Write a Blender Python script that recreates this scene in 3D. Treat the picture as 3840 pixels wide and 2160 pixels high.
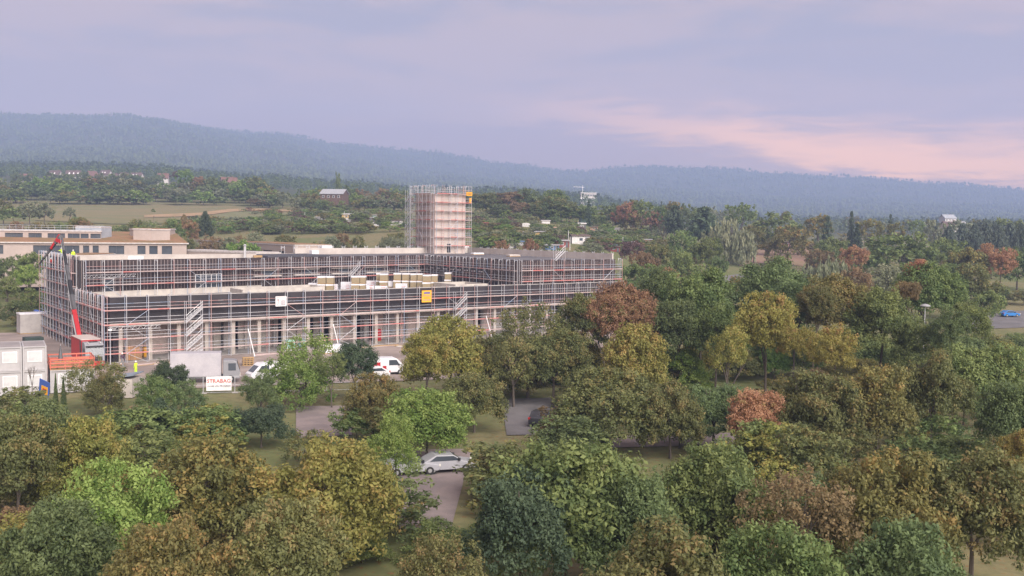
import bpy, bmesh, math, random
import numpy as np
from mathutils import Vector, Matrix
R = math.radians
scene = bpy.context.scene
for o in list(bpy.data.objects): bpy.data.objects.remove(o)
col = scene.collection

# ------------------------------------------------------------------ camera
CAM_H = 19.4
FPX = 3805.0                      # focal length in pixels of the 3840 px photograph
PITCH = math.atan(220 / FPX); ROLL = R(0.8)
fw = Vector((0, math.cos(PITCH), -math.sin(PITCH))); up0 = Vector((0, math.sin(PITCH), math.cos(PITCH))); rt0 = Vector((1, 0, 0))
RT = rt0 * math.cos(ROLL) + up0 * math.sin(ROLL); UP = up0 * math.cos(ROLL) - rt0 * math.sin(ROLL)
cam_d = bpy.data.cameras.new('camera'); cam = bpy.data.objects.new('camera', cam_d); col.objects.link(cam)
m = Matrix.Identity(4)
for i in range(3): m[i][0] = RT[i]; m[i][1] = UP[i]; m[i][2] = -fw[i]
m[0][3], m[1][3], m[2][3] = 0, 0, CAM_H
cam.matrix_world = m
cam_d.sensor_width = 36; cam_d.lens = 36 * FPX / 3840; cam_d.clip_start = 0.5; cam_d.clip_end = 30000
scene.camera = cam
scene.render.resolution_x = 1024; scene.render.resolution_y = 576
scene.view_settings.view_transform = 'Standard'; scene.view_settings.look = 'None'
scene.view_settings.gamma = 1; scene.view_settings.exposure = EXPOSURE = 2.6
try: scene.view_settings.use_curve_mapping = False
except Exception: pass
scene.render.engine = 'CYCLES'
scene.cycles.volume_bounces = 1; scene.cycles.max_bounces = 6; scene.cycles.diffuse_bounces = 3
scene.cycles.transparent_max_bounces = 8

def ray(px, py):
    return fw + RT * ((px - 1920) / FPX) - UP * ((py - 1080) / FPX)
def at(px, py, Y):
    """point seen at photo pixel px,py at ground distance Y ahead"""
    d = ray(px, py); t = Y / d.y
    return Vector((d.x * t, Y, CAM_H + d.z * t))
def on(px, py, z):
    """point seen at photo pixel px,py at height z"""
    d = ray(px, py); t = (z - CAM_H) / d.z
    return Vector((d.x * t, d.y * t, z))
def proj(p):
    d = Vector(p) - Vector((0, 0, CAM_H)); f = d.dot(fw)
    return 1920 + FPX * d.dot(RT) / f, 1080 - FPX * d.dot(UP) / f

# ------------------------------------------------------------------ world
SUN_EL, SUN_AZ = R(34), R(150)          # soft high light from behind the camera
world = bpy.data.worlds.new('World'); scene.world = world; world.use_nodes = True
wt = world.node_tree; wt.nodes.clear()
class NT:
    def __init__(s, tree): s.t = tree
    def n(s, kind, **kw):
        nd = s.t.nodes.new(kind)
        for k, v in kw.items(): setattr(nd, k, v)
        return nd
    def put(s, sock, v):
        if v is None: return
        if hasattr(v, 'is_linked') or isinstance(v, bpy.types.NodeSocket): s.t.links.new(v, sock)
        else:
            try: sock.default_value = v
            except Exception: sock.default_value = (*v, 1)
    def math(s, op, a, b=None, c=None):
        nd = s.n('ShaderNodeMath', operation=op); s.put(nd.inputs[0], a)
        if b is not None: s.put(nd.inputs[1], b)
        if c is not None: s.put(nd.inputs[2], c)
        return nd.outputs[0]
    def rng(s, v, a, b, c=0.0, d=1.0, smooth=True):
        nd = s.n('ShaderNodeMapRange', interpolation_type='SMOOTHSTEP' if smooth else 'LINEAR')
        for i, x in enumerate((v, a, b, c, d)): s.put(nd.inputs[i], x)
        return nd.outputs[0]
    def mix(s, f, a, b, mode='MIX'):
        nd = s.n('ShaderNodeMix', data_type='RGBA', blend_type=mode); s.put(nd.inputs[0], f)
        s.put(nd.inputs[6], a if not isinstance(a, tuple) else (*a[:3], 1)); s.put(nd.inputs[7], b if not isinstance(b, tuple) else (*b[:3], 1))
        return nd.outputs[2]
    def noise(s, vec, scale, detail=4, rough=.55, dist=0.0):
        nd = s.n('ShaderNodeTexNoise'); s.put(nd.inputs['Vector'], vec); nd.inputs['Scale'].default_value = scale
        nd.inputs['Detail'].default_value = detail; nd.inputs['Roughness'].default_value = rough; nd.inputs['Distortion'].default_value = dist
        return nd.outputs[0]
    def vscale(s, vec, xyz):
        nd = s.n('ShaderNodeVectorMath', operation='MULTIPLY'); s.put(nd.inputs[0], vec); nd.inputs[1].default_value = xyz
        return nd.outputs[0]
W = NT(wt)
tc = W.n('ShaderNodeTexCoord').outputs['Generated']
sp = W.n('ShaderNodeSeparateXYZ'); wt.links.new(tc, sp.inputs[0])
az = W.math('ARCTAN2', sp.outputs[0], sp.outputs[1]); el = W.math('ARCSINE', sp.outputs[2])
n1 = W.noise(W.vscale(tc, (3, 3, 16)), 1.6, 5, .6, .3)
n2 = W.noise(W.vscale(tc, (4, 4, 34)), 3.2, 6, .62, .6)
skyn = W.n('ShaderNodeTexSky', sky_type='NISHITA'); skyn.sun_disc = False
skyn.sun_elevation = SUN_EL; skyn.sun_rotation = SUN_AZ; skyn.air_density = 1.2; skyn.dust_density = 2.5
nish = W.mix(1.0, skyn.outputs[0], (0.08, 0.08, 0.08), 'MULTIPLY')
up_c = W.mix(W.rng(n1, .38, .62), (0.37, 0.305, 0.32), (0.56, 0.385, 0.325))
hor_c = (0.90, 0.50, 0.30)
base = W.mix(W.rng(el, 0.02, 0.20), hor_c, up_c)
# the low cloud bank and the afterglow above it towards the west (right)
elb = W.rng(az, -.02, .45, .108, .055)
elb = W.math('ADD', elb, W.math('MULTIPLY', W.math('SUBTRACT', n2, .5), .050))
west = W.math('MULTIPLY', W.rng(az, -.10, .36), W.rng(az, 1.5, .9))
dd = W.math('DIVIDE', W.math('SUBTRACT', W.math('SUBTRACT', el, elb), .008), W.rng(az, -.05, .45, .015, .026))
glow = W.math('MULTIPLY', W.math('EXPONENT', W.math('MULTIPLY', W.math('MULTIPLY', dd, dd), -1)), west)
c1 = W.mix(W.math('MULTIPLY', glow, .95), base, (2.9, 1.28, 0.32))
bank = W.math('MULTIPLY', W.rng(W.math('SUBTRACT', elb, el), -.002, .013), W.rng(az, -.55, -.1, .25, .75))
c2 = W.mix(bank, c1, W.mix(W.math('MULTIPLY', west, .6), (0.56, 0.34, 0.30), (0.95, 0.50, 0.30)))
c3 = W.mix(0.93, nish, c2)
bg = W.n('ShaderNodeBackground'); wt.links.new(c3, bg.inputs[0]); bg.inputs[1].default_value = 0.238
wo = W.n('ShaderNodeOutputWorld'); wt.links.new(bg.outputs[0], wo.inputs[0])

# ------------------------------------------------------------------ sun (overcast: weak and very soft)
sl = bpy.data.lights.new('sun', 'SUN'); sl.energy = 1.5; sl.angle = R(55); sl.color = (1.0, 0.93, 0.86)
sun = bpy.data.objects.new('sun', sl); col.objects.link(sun)
sd = Vector((math.sin(SUN_AZ) * math.cos(SUN_EL), math.cos(SUN_AZ) * math.cos(SUN_EL), math.sin(SUN_EL)))
sun.rotation_euler = sd.to_track_quat('Z', 'Y').to_euler(); sun.location = (0, -20, 120)

# ------------------------------------------------------------------ materials
MATS = {}
def mat(name, c, rough=.85, c2=None, scale=1.5, metal=0, bump=0, detail=5, coords='Object', stretch=(1, 1, 1), spec=.3, lo=.38, hi=.64):
    if name in MATS: return MATS[name]
    mt = bpy.data.materials.new(name); mt.use_nodes = True; T = NT(mt.node_tree)
    b = mt.node_tree.nodes['Principled BSDF']; b.inputs['Roughness'].default_value = rough; b.inputs['Metallic'].default_value = metal
    b.inputs['Specular IOR Level'].default_value = spec
    co = T.n('ShaderNodeTexCoord').outputs[coords] if coords != 'World' else T.n('ShaderNodeNewGeometry').outputs['Position']
    v = T.vscale(co, stretch)
    nz = T.noise(v, scale, detail)
    if c2 is None: c2 = tuple(x * .78 for x in c)
    cc = T.mix(T.rng(nz, lo, hi), c, c2)
    if rough > .3:
        fine = T.noise(v, scale * 9, 3); cc = T.mix(T.rng(fine, .3, .7, 0, .25), cc, tuple(x * .7 for x in c))
    mt.node_tree.links.new(cc, b.inputs['Base Color'])
    if bump:
        bp = T.n('ShaderNodeBump'); bp.inputs['Strength'].default_value = bump; bp.inputs['Distance'].default_value = .05
        mt.node_tree.links.new(T.noise(v, scale * 5, 4), bp.inputs['Height']); mt.node_tree.links.new(bp.outputs[0], b.inputs['Normal'])
    MATS[name] = mt; return mt

def foliage(name, ca, cb, cc=None):
    """leaf material: two leaf colours by spray of leaves (mesh attribute 'tint'), plus a few turned leaves"""
    if name in MATS: return MATS[name]
    mt = bpy.data.materials.new(name); mt.use_nodes = True; T = NT(mt.node_tree); t = mt.node_tree
    b = t.nodes['Principled BSDF']; b.inputs['Roughness'].default_value = .65; b.inputs['Specular IOR Level'].default_value = .25
    at_ = T.n('ShaderNodeAttribute', attribute_name='tint'); a = at_.outputs['Fac']
    oi = T.n('ShaderNodeObjectInfo').outputs['Random']
    c = T.mix(T.rng(a, .15, .85), ca, cb)
    if cc: c = T.mix(T.rng(a, .80, .97), c, cc)
    hv = T.n('ShaderNodeHueSaturation'); t.links.new(c, hv.inputs['Color'])
    t.links.new(T.rng(oi, 0, 1, 1.12, 1.42, False), hv.inputs['Value'])
    t.links.new(T.rng(T.math('FRACT', T.math('MULTIPLY', oi, 7.3)), 0, 1, .485, .515, False), hv.inputs['Hue'])
    t.links.new(hv.outputs[0], b.inputs['Base Color'])
    tr = T.n('ShaderNodeBsdfTranslucent'); t.links.new(hv.outputs[0], tr.inputs[0])
    mx = T.n('ShaderNodeMixShader'); mx.inputs[0].default_value = .45
    t.links.new(b.outputs[0], mx.inputs[1]); t.links.new(tr.outputs[0], mx.inputs[2])
    t.links.new(mx.outputs[0], t.nodes['Material Output'].inputs[0])
    MATS[name] = mt; return mt
F = {
 'dark':   foliage('leaf_dark_green', (.085, .118, .052), (.145, .185, .078)),
 'green':  foliage('leaf_green', (.098, .138, .052), (.180, .220, .080)),
 'bright': foliage('leaf_bright_green', (.115, .185, .045), (.215, .285, .085)),
 'olive':  foliage('leaf_olive', (.105, .118, .048), (.175, .178, .070), (.205, .165, .07)),
 'ygreen': foliage('leaf_yellow_green', (.150, .158, .045), (.250, .240, .072), (.27, .21, .07)),
 'yellow': foliage('leaf_yellow', (.190, .175, .048), (.290, .255, .080), (.29, .18, .08)),
 'rust':   foliage('leaf_rust', (.190, .115, .070), (.310, .190, .112), (.14, .15, .06)),
 'orange': foliage('leaf_orange', (.290, .158, .098), (.390, .228, .138), (.27, .20, .09)),
 'turning':foliage('leaf_turning', (.130, .130, .050), (.205, .180, .065), (.26, .185, .07)),
 'brown':  foliage('leaf_brown', (.150, .115, .065), (.235, .165, .090)),
 'willow': foliage('leaf_grey_willow', (.140, .160, .095), (.225, .240, .150)),
 'conifer':foliage('needle_dark', (.052, .076, .046), (.090, .120, .068)),
 'pine':   foliage('needle_grey', (.070, .095, .075), (.120, .145, .110)),
 'purple': foliage('leaf_purple', (.110, .075, .068), (.160, .105, .090)),
}
BARK = mat('bark', (.11, .09, .075), .95, (.06, .05, .042), 6, stretch=(1, 1, .3), bump=.5)
BIRCH = mat('bark_pale', (.42, .38, .34), .9, (.25, .22, .2), 4)

# ------------------------------------------------------------------ builders
class MB:
    def __init__(s): s.v = []; s.f = []; s.mi = []
    def quad(s, a, b, c, d, mi=0):
        n = len(s.v); s.v += [tuple(a), tuple(b), tuple(c), tuple(d)]; s.f.append((n, n + 1, n + 2, n + 3)); s.mi.append(mi)
    def poly(s, pts, mi=0):
        n = len(s.v); s.v += [tuple(p) for p in pts]; s.f.append(tuple(range(n, n + len(pts)))); s.mi.append(mi)
    def hexa(s, p, mi=0):
        """8 points: bottom ring 0-3 counter-clockwise, top ring 4-7"""
        n = len(s.v); s.v += [tuple(q) for q in p]
        for f in ((3, 2, 1, 0), (4, 5, 6, 7), (0, 1, 5, 4), (1, 2, 6, 5), (2, 3, 7, 6), (3, 0, 4, 7)):
            s.f.append(tuple(n + i for i in f)); s.mi.append(mi)
        return s
    def box(s, x0, x1, y0, y1, z0, z1, mi=0):
        return s.hexa([(x0, y0, z0), (x1, y0, z0), (x1, y1, z0), (x0, y1, z0), (x0, y0, z1), (x1, y0, z1), (x1, y1, z1), (x0, y1, z1)], mi)
    def beam(s, a, b, w, h=None, up=(0, 0, 1), mi=0):
        a, b = Vector(a), Vector(b); h = h or w; d = (b - a).normalized(); upv = Vector(up)
        if abs(d.dot(upv)) > .98: upv = Vector((1, 0, 0))
        sx = d.cross(upv).normalized() * (w / 2); sz = sx.cross(d).normalized() * (h / 2)
        return s.hexa([a - sx - sz, a + sx - sz, b + sx - sz, b - sx - sz, a - sx + sz, a + sx + sz, b + sx + sz, b - sx + sz], mi)
    def tube(s, a, b, r0, r1=None, n=6, caps=True, mi=0):
        a, b = Vector(a), Vector(b); r1 = r0 if r1 is None else r1; d = (b - a).normalized()
        x = d.orthogonal().normalized(); y = d.cross(x); k = len(s.v)
        for c, r in ((a, r0), (b, r1)):
            for i in range(n):
                t = 2 * math.pi * i / n; s.v.append(tuple(c + x * (r * math.cos(t)) + y * (r * math.sin(t))))
        for i in range(n):
            j = (i + 1) % n; s.f.append((k + i, k + j, k + n + j, k + n + i)); s.mi.append(mi)
        if caps:
            s.f.append(tuple(k + i for i in reversed(range(n)))); s.f.append(tuple(k + n + i for i in range(n))); s.mi += [mi, mi]
        return s
    def path(s, pts, r, n=5):
        for a, b in zip(pts, pts[1:]): s.tube(a, b, r, r, n)
        return s
    def lathe(s, prof, n=16, c=(0, 0, 0), mi=0):
        k = len(s.v)
        for r, z in prof:
            for i in range(n):
                t = 2 * math.pi * i / n; s.v.append((c[0] + r * math.cos(t), c[1] + r * math.sin(t), c[2] + z))
        for q in range(len(prof) - 1):
            for i in range(n):
                j = (i + 1) % n; s.f.append((k + q * n + i, k + q * n + j, k + (q + 1) * n + j, k + (q + 1) * n + i)); s.mi.append(mi)
        s.f.append(tuple(k + i for i in reversed(range(n)))); s.f.append(tuple(k + (len(prof) - 1) * n + i for i in range(n))); s.mi += [mi, mi]
        return s
    def mesh(s, name):
        me = bpy.data.meshes.new(name); me.from_pydata(s.v, [], s.f); me.update()
        if any(s.mi): me.polygons.foreach_set('material_index', s.mi)
        return me
    def build(s, name, mats, parent=None, bevel=0, smooth=False, loc=None):
        me = s.mesh(name)
        for q in (mats if isinstance(mats, (list, tuple)) else [mats]): me.materials.append(q)
        o = bpy.data.objects.new(name, me); col.objects.link(o)
        if parent is not None: o.parent = parent
        if loc is not None: o.location = loc
        if bevel:
            bv = o.modifiers.new('bevel', 'BEVEL'); bv.width = bevel; bv.segments = 2; bv.limit_method = 'ANGLE'
        if smooth: me.polygons.foreach_set('use_smooth', [True] * len(me.polygons))
        return o
def inst(name, me, parent=None, loc=(0, 0, 0), rot=(0, 0, 0), scale=(1, 1, 1)):
    o = bpy.data.objects.new(name, me); col.objects.link(o); o.parent = parent
    o.location = loc; o.rotation_euler = rot; o.scale = scale; return o
def tag(o, label=None, cat=None, group=None, kind=None):
    if label: o['label'] = label
    if cat: o['category'] = cat
    if group: o['group'] = group
    if kind: o['kind'] = kind
    return o
def empty(name, loc=(0, 0, 0), rz=0, label=None, cat=None, group=None):
    o = bpy.data.objects.new(name, None); col.objects.link(o); o.location = loc; o.rotation_euler = (0, 0, rz); o.empty_display_size = .5
    return tag(o, label, cat, group)
def ordn(i):
    w = ['first', 'second', 'third', 'fourth', 'fifth', 'sixth', 'seventh', 'eighth', 'ninth', 'tenth', 'eleventh', 'twelfth', 'thirteenth', 'fourteenth', 'fifteenth', 'sixteenth', 'seventeenth', 'eighteenth', 'nineteenth', 'twentieth']
    if i < 20: return w[i]
    k = i + 1; return '%d%s' % (k, 'th' if 10 <= k % 100 <= 20 else {1: 'st', 2: 'nd', 3: 'rd'}.get(k % 10, 'th'))
def text_mesh(s, size, depth=.004):
    cu = bpy.data.curves.new('lettering', 'FONT'); cu.body = s; cu.size = size; cu.extrude = depth; cu.align_x = 'CENTER'; cu.align_y = 'CENTER'; cu.resolution_u = 2
    o = bpy.data.objects.new('lettering', cu); col.objects.link(o)
    dg = bpy.context.evaluated_depsgraph_get(); me = bpy.data.meshes.new_from_object(o.evaluated_get(dg)); bpy.data.objects.remove(o); return me
def facing(p, right):
    """matrix with local x along 'right', local y up, local z out towards the viewer"""
    x = Vector(right).normalized(); y = Vector((0, 0, 1)); z = x.cross(y)
    mm = Matrix.Identity(4)
    for i in range(3): mm[i][0] = x[i]; mm[i][1] = y[i]; mm[i][2] = z[i]; mm[i][3] = p[i]
    return mm
# ------------------------------------------------------------------ terrain heights
# rows: photo column -> heights of the land at these distances ahead
TR = np.log(np.array([1, 215, 260, 320, 420, 500, 600, 700, 900, 1100, 1500, 2200, 3200, 4300, 5400, 6300, 9500.]))
def ridge(px, py, D): return CAM_H + (860 + (px - 1920) * .014 - py) * D / FPX
TX = np.array([-2400, 0, 500, 1000, 1300, 1600, 1920, 2130, 2400, 2650, 2900, 3250, 3500, 3840, 6200.])
RD = np.full(15, 5400.)
RY = np.array([470, 436, 446, 480, 522, 548, 594, 620, 604, 608, 628, 646, 666, 688, 760.])
def rows():
    out = []
    for x, D, y in zip(TX, RD, RY):
        L = [0, 0, 4, 8, 17.5, 22.5, 29, 37, 54, 68, 92, 130, 215, 390]
        C = [0, 0, 5, 13.5, 20.5, 26, 31, 35, 42, 50, 64, 88, 150, 260]
        Rr = [0, 0, 1.5, 4.5, 8.4, 10.5, 13, 16, 20, 23, 28, 36, 95, 215]
        t = np.clip((x - 500) / 1100, 0, 1); u = np.clip((x - 2050) / 700, 0, 1)
        base = np.array(L) * (1 - t) + np.array(C) * t; base = base * (1 - u) + np.array(Rr) * u
        top = ridge(x, y + 24, D); s = top / 420.0
        r = list(base[:12]); r += [base[12] * (.45 + .55 * s), base[13] * (.15 + .85 * s) * .95]
        r += [top, top * .93, top * .3]
        out.append(r)
    return np.array(out)
TZ = rows()
def smooth_noise(x, y):
    return (np.sin(x * .011 + 1.3) * np.cos(y * .013 + .4) + .6 * np.sin(x * .027 + y * .021) + .35 * np.sin(x * .061 - y * .047 + 2))
def Zs(X, Y):
    X = np.asarray(X, float); Y = np.asarray(Y, float)
    Yp = np.maximum(Y, 1.0); px = np.clip(1920 + FPX * X / Yp, TX[0], TX[-1])
    px = np.where(Y < 5, np.where(X < 0, TX[0], TX[-1]), px)
    r = np.log(np.clip(np.where(Y > 5, Yp, 1.0), 1.0, 9400.))
    i = np.clip(np.searchsorted(TX, px) - 1, 0, len(TX) - 2); j = np.clip(np.searchsorted(TR, r) - 1, 0, len(TR) - 2)
    a = (px - TX[i]) / (TX[i + 1] - TX[i]); b = (r - TR[j]) / (TR[j + 1] - TR[j])
    a = a * a * (3 - 2 * a)
    z = TZ[i, j] * (1 - a) * (1 - b) + TZ[i + 1, j] * a * (1 - b) + TZ[i, j + 1] * (1 - a) * b + TZ[i + 1, j + 1] * a * b
    w = np.clip((Y - 900) / 2500, 0, 1) * np.clip((9000 - Y) / 2500, 0, 1)
    return z + w * 7 * smooth_noise(X, Y)
def Z(x, y): return float(Zs(x, y))

GRASS = None
def terrain():
    global GRASS
    ys = np.concatenate([np.array([-400, -150, -40]), np.linspace(0, 200, 11)[0:], np.geomspace(210, 6200, 150)])
    us = np.concatenate([np.linspace(-2400, -100, 10), np.linspace(0, 3840, 110), np.linspace(3950, 6200, 10)])
    V = []
    for y in ys:
        for u in us:
            x = (u - 1920) / FPX * max(y, 330 if y < 200 else max(330, y)); V.append((x, y, 0))
    V = np.array(V); V[:, 2] = Zs(V[:, 0], V[:, 1]) - .03
    nu = len(us); fs = []
    for i in range(len(ys) - 1):
        for j in range(nu - 1):
            k = i * nu + j; fs.append((k, k + 1, k + nu + 1, k + nu))
    me = bpy.data.meshes.new('ground'); me.from_pydata(V.tolist(), [], fs); me.update()
    fa = me.attributes.new('wood', 'FLOAT', 'POINT')
    fa.data.foreach_set('value', np.clip((V[:, 1] - 650) / 200, 0, 1))
    mt = bpy.data.materials.new('ground_cover'); mt.use_nodes = True; T = NT(mt.node_tree); b = mt.node_tree.nodes['Principled BSDF']; b.inputs['Roughness'].default_value = 1
    b.inputs['Specular IOR Level'].default_value = .1
    pos = T.n('ShaderNodeNewGeometry').outputs['Position']
    g = T.mix(T.rng(T.noise(pos, .05, 6), .38, .62), (.135, .155, .065), (.20, .175, .095))
    g = T.mix(T.rng(T.noise(pos, .9, 4), .4, .7, 0, .5), g, (.075, .085, .045))
    g = T.mix(T.rng(T.noise(pos, 2.2, 5), .58, .66, 0, .8), g, (.20, .115, .055))
    wd = T.mix(T.rng(T.noise(pos, .012, 6), .35, .65), (.055, .075, .045), (.085, .085, .05))
    a = T.n('ShaderNodeAttribute', attribute_name='wood').outputs['Fac']
    mt.node_tree.links.new(T.mix(a, g, wd), b.inputs['Base Color'])
    me.materials.append(mt); me.polygons.foreach_set('use_smooth', [True] * len(me.polygons))
    o = bpy.data.objects.new('ground', me); col.objects.link(o); tag(o, kind='structure')
terrain()

def drape(name, outline, m, lift=.04, step=6, kind='structure'):
    """a sheet laid over the land: outline in plan, cut into a grid"""
    xs = [p[0] for p in outline]; ys = [p[1] for p in outline]
    bm = bmesh.new(); vs = [bm.verts.new((p[0], p[1], 0)) for p in outline]; bm.faces.new(vs)
    for ax, lo, hi in ((0, min(xs), max(xs)), (1, min(ys), max(ys))):
        k = lo + step
        while k < hi:
            co = [0, 0, 0]; co[ax] = k; no = [0, 0, 0]; no[ax] = 1
            bmesh.ops.bisect_plane(bm, geom=bm.verts[:] + bm.edges[:] + bm.faces[:], plane_co=co, plane_no=no); k += step
    for v in bm.verts: v.co.z = Z(v.co.x, v.co.y) + lift
    bmesh.ops.recalc_face_normals(bm, faces=bm.faces)
    me = bpy.data.meshes.new(name); bm.to_mesh(me); bm.free()
    if me.polygons and me.polygons[0].normal.z < 0: me.flip_normals()
    me.materials.append(m); o = bpy.data.objects.new(name, me); col.objects.link(o); tag(o, kind=kind); return o
def ground_at(px, py):
    """where the ray through a photo pixel meets the land beyond the building site"""
    d = ray(px, py); prev = None
    for Y in np.geomspace(40, 5000, 500):
        t = Y / d.y; z = CAM_H + d.z * t
        if z <= Z(d.x * t, Y): return Vector((d.x * t, Y, Z(d.x * t, Y)))
    return None
# ------------------------------------------------------------------ the building under construction
u = Vector((math.sin(R(51)), math.cos(R(51)), 0)); v = Vector((-math.sin(R(34.5)), math.cos(R(34.5)), 0))
HF, HU, HG, HR = 9.2, 13.7, 5.1, 7.75
def plan(px, Y): return Vector((ray(px, 1000).x / ray(px, 1000).y * Y, Y, 0))
F0 = plan(410, 140.0)
def meet(p, d, px):
    """along p + d*s, where photo column px is reached"""
    k = plan(px, 1.0).x; s = (k * p.y - p.x) / (d.x - k * d.y); return p + d * s
F1 = meet(F0, u, 2322)
L1 = meet(F0, v, 172); U0 = meet(F0, v, 297)
W0 = meet(F0, u, 1956) + v * 1.2; W1 = F1 + v * 1.2
U1 = meet(W0, v, 1597); T1 = meet(W1, v, 1757)
M_MEMB = mat('black_facade_membrane', (.030, .027, .031), .7, (.045, .038, .042), .5)
M_MEMB2 = mat('dark_brown_facade_membrane', (.038, .028, .030), .75, (.055, .040, .040), .5)
M_CONC = mat('concrete', (.52, .475, .43), .9, (.42, .38, .35), .6, bump=.15)
M_CONCL = mat('pale_concrete', (.50, .455, .42), .9, (.42, .37, .345), .35, bump=.1)
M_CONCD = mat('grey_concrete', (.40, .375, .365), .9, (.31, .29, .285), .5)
M_PINK = mat('raw_partition_wall', (.56, .46, .425), .9, (.48, .41, .385), .25, stretch=(1, 1, .4))
M_ROOF = mat('bitumen_roof', (.15, .145, .155), .8, (.095, .09, .10), .12, coords='World')
M_DARKROOF = mat('dark_roof_sheet', (.055, .056, .066), .6, (.085, .085, .10), .1, coords='World')
M_BATTEN = mat('galvanised_batten', (.35, .30, .30), .6, (.26, .19, .18), .8, stretch=(1, 1, .5))
M_STEEL = mat('galvanised_tube', (.58, .58, .61), .45, (.42, .43, .48), .7, metal=.3)
M_STEELB = mat('faded_blue_tube', (.30, .38, .52), .5, (.5, .5, .55), .9, metal=.2)
M_STEELR = mat('faded_red_tube', (.50, .27, .26), .5, (.55, .5, .5), .9, metal=.2)
M_DECKR = mat('red_deck_board', (.50, .17, .16), .7, (.46, .31, .30), .35)
M_DECKG = mat('worn_deck_board', (.48, .38, .37), .75, (.38, .29, .28), .5)
M_GLASS = mat('window_glass', (.05, .06, .075), .12, (.07, .08, .095), .3, spec=.6)
M_WHITE = mat('white_frame', (.74, .73, .74), .5, (.66, .65, .66), 2)
M_WRAP = mat('white_foil_wrap', (.74, .73, .76), .35, (.62, .61, .66), 2.5, bump=.4)
M_WOOL = mat('mineral_wool', (.33, .265, .17), .95, (.26, .205, .13), 1.6, stretch=(1, 1, 5))
M_TIMBER = mat('timber', (.42, .28, .14), .85, (.33, .21, .10), 2, stretch=(.3, 3, 3))
M_ALU = mat('bare_aluminium', (.66, .66, .68), .35, (.55, .55, .58), 1, metal=.5)
M_RED = mat('red_paint', (.42, .025, .03), .4, (.36, .02, .028), .6)
M_BLACKP = mat('black_paint', (.03, .03, .035), .4, (.045, .045, .05), 1)
M_DGREY = mat('dark_grey_paint', (.11, .11, .12), .45, (.085, .085, .09), 1)

bld = empty('building_shell', F0, 0, 'unfinished black-clad building shell with open concrete ground floor, wrapped in scaffolding', 'building')
def loc(p): return Vector(p) - F0
class BW(MB):
    """collects shapes in world metres and links them under the building"""
    def done(s, name, m, parent=bld, **k):
        base = Vector((0, 0, 0)); q = parent
        while q is not None: base = base + Vector(q.location); q = q.parent
        s.v = [tuple(Vector(p) - base) for p in s.v]; return s.build(name, m, parent, **k)
def prism(b, pts, z0, z1, mi=0):
    n = len(pts); k = len(b.v)
    for z in (z0, z1): b.v += [(p[0], p[1], z) for p in pts]
    b.f.append(tuple(k + i for i in reversed(range(n)))); b.f.append(tuple(k + n + i for i in range(n))); b.mi += [mi, mi]
    for i in range(n):
        j = (i + 1) % n; b.f.append((k + i, k + j, k + n + j, k + n + i)); b.mi.append(mi)
def wall(p, q, z0, z1, t, m, name, parent=bld, off=0.0):
    """wall from p to q whose outer face lies on the line (outside = right of p->q)"""
    d = (q - p).normalized(); n = Vector((d.y, -d.x, 0)); b = BW()
    a0, a1 = p + n * off, q + n * off
    prism(b, [a0, a1, a1 - n * t, a0 - n * t], z0, z1); return b.done(name, m, parent)
N_F = Vector((u.y, -u.x, 0))                    # outward normal of the front
LF = (F1 - F0).length
# floor slabs and roofs
back = v * 13
b = BW(); prism(b, [F0, F1, F1 + v * 14, F0 + v * 14], -.2, .14); b.done('floor_slab', M_CONCD)
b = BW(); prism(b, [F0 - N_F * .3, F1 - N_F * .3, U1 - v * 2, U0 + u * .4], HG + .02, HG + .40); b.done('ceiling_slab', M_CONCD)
b = BW(); prism(b, [F0 - N_F * .25 + u * .2, F1 - N_F * .25, F1 + v * 6, U1, U0 + u * .2], HR - .25, HR); b.done('lower_roof', M_ROOF)
up_poly = [U0, U1, W0, W1, T1, L1]
inset = [U0 + u * .2 - N_F * .0 + v * .2, U1 + v * .2 + u * .1, W0 + u * .2 + v * .2, W1 - u * .2 + v * .2, T1 - u * .2 - v * .2, L1 + u * .2 - v * .2]
b = BW(); prism(b, inset, HU - .42, HU - .2); b.done('upper_roof', M_ROOF)
# black facade bands
wall(F0, F1, HG + .45, HF, .24, M_MEMB, 'front_facade_band')
wall(U0, F0, .16, HF - .003, .24, M_MEMB, 'side_facade')
wall(L1, U0, .0, HU, .24, M_MEMB, 'rear_side_facade')
dU = (U1 - U0).normalized()
wall(U0, U1, HR, HU - .004, .24, M_MEMB2, 'upper_facade')
wall(U1, W0, HR, HU - .002, .24, M_MEMB2, 'wing_court_facade')
wall(W0, W1, HR, HU - .006, .24, M_MEMB2, 'wing_front_facade')
wall(F1, F1 + v * 1.2, 0, HF - .01, .24, M_MEMB, 'end_return')
wall(W1, T1, 0, HU - .003, .24, M_MEMB2, 'wing_outer_facade')
wall(T1, L1, 0, HU - .005, .24, M_CONCL, 'rear_facade')
# concrete edge strips along roofs
wall(F0, F1, HF + .003, HF + .10, .5, M_CONCD, 'roof_edge', off=.03)
wall(F0, F1, HG, HG + .44, .30, M_CONC, 'edge_beam', off=.02)
wall(U0 + dU * .1, U0 + dU * 34, HR, HF - .45, .2, M_CONC, 'upstand', off=.25)
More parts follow.
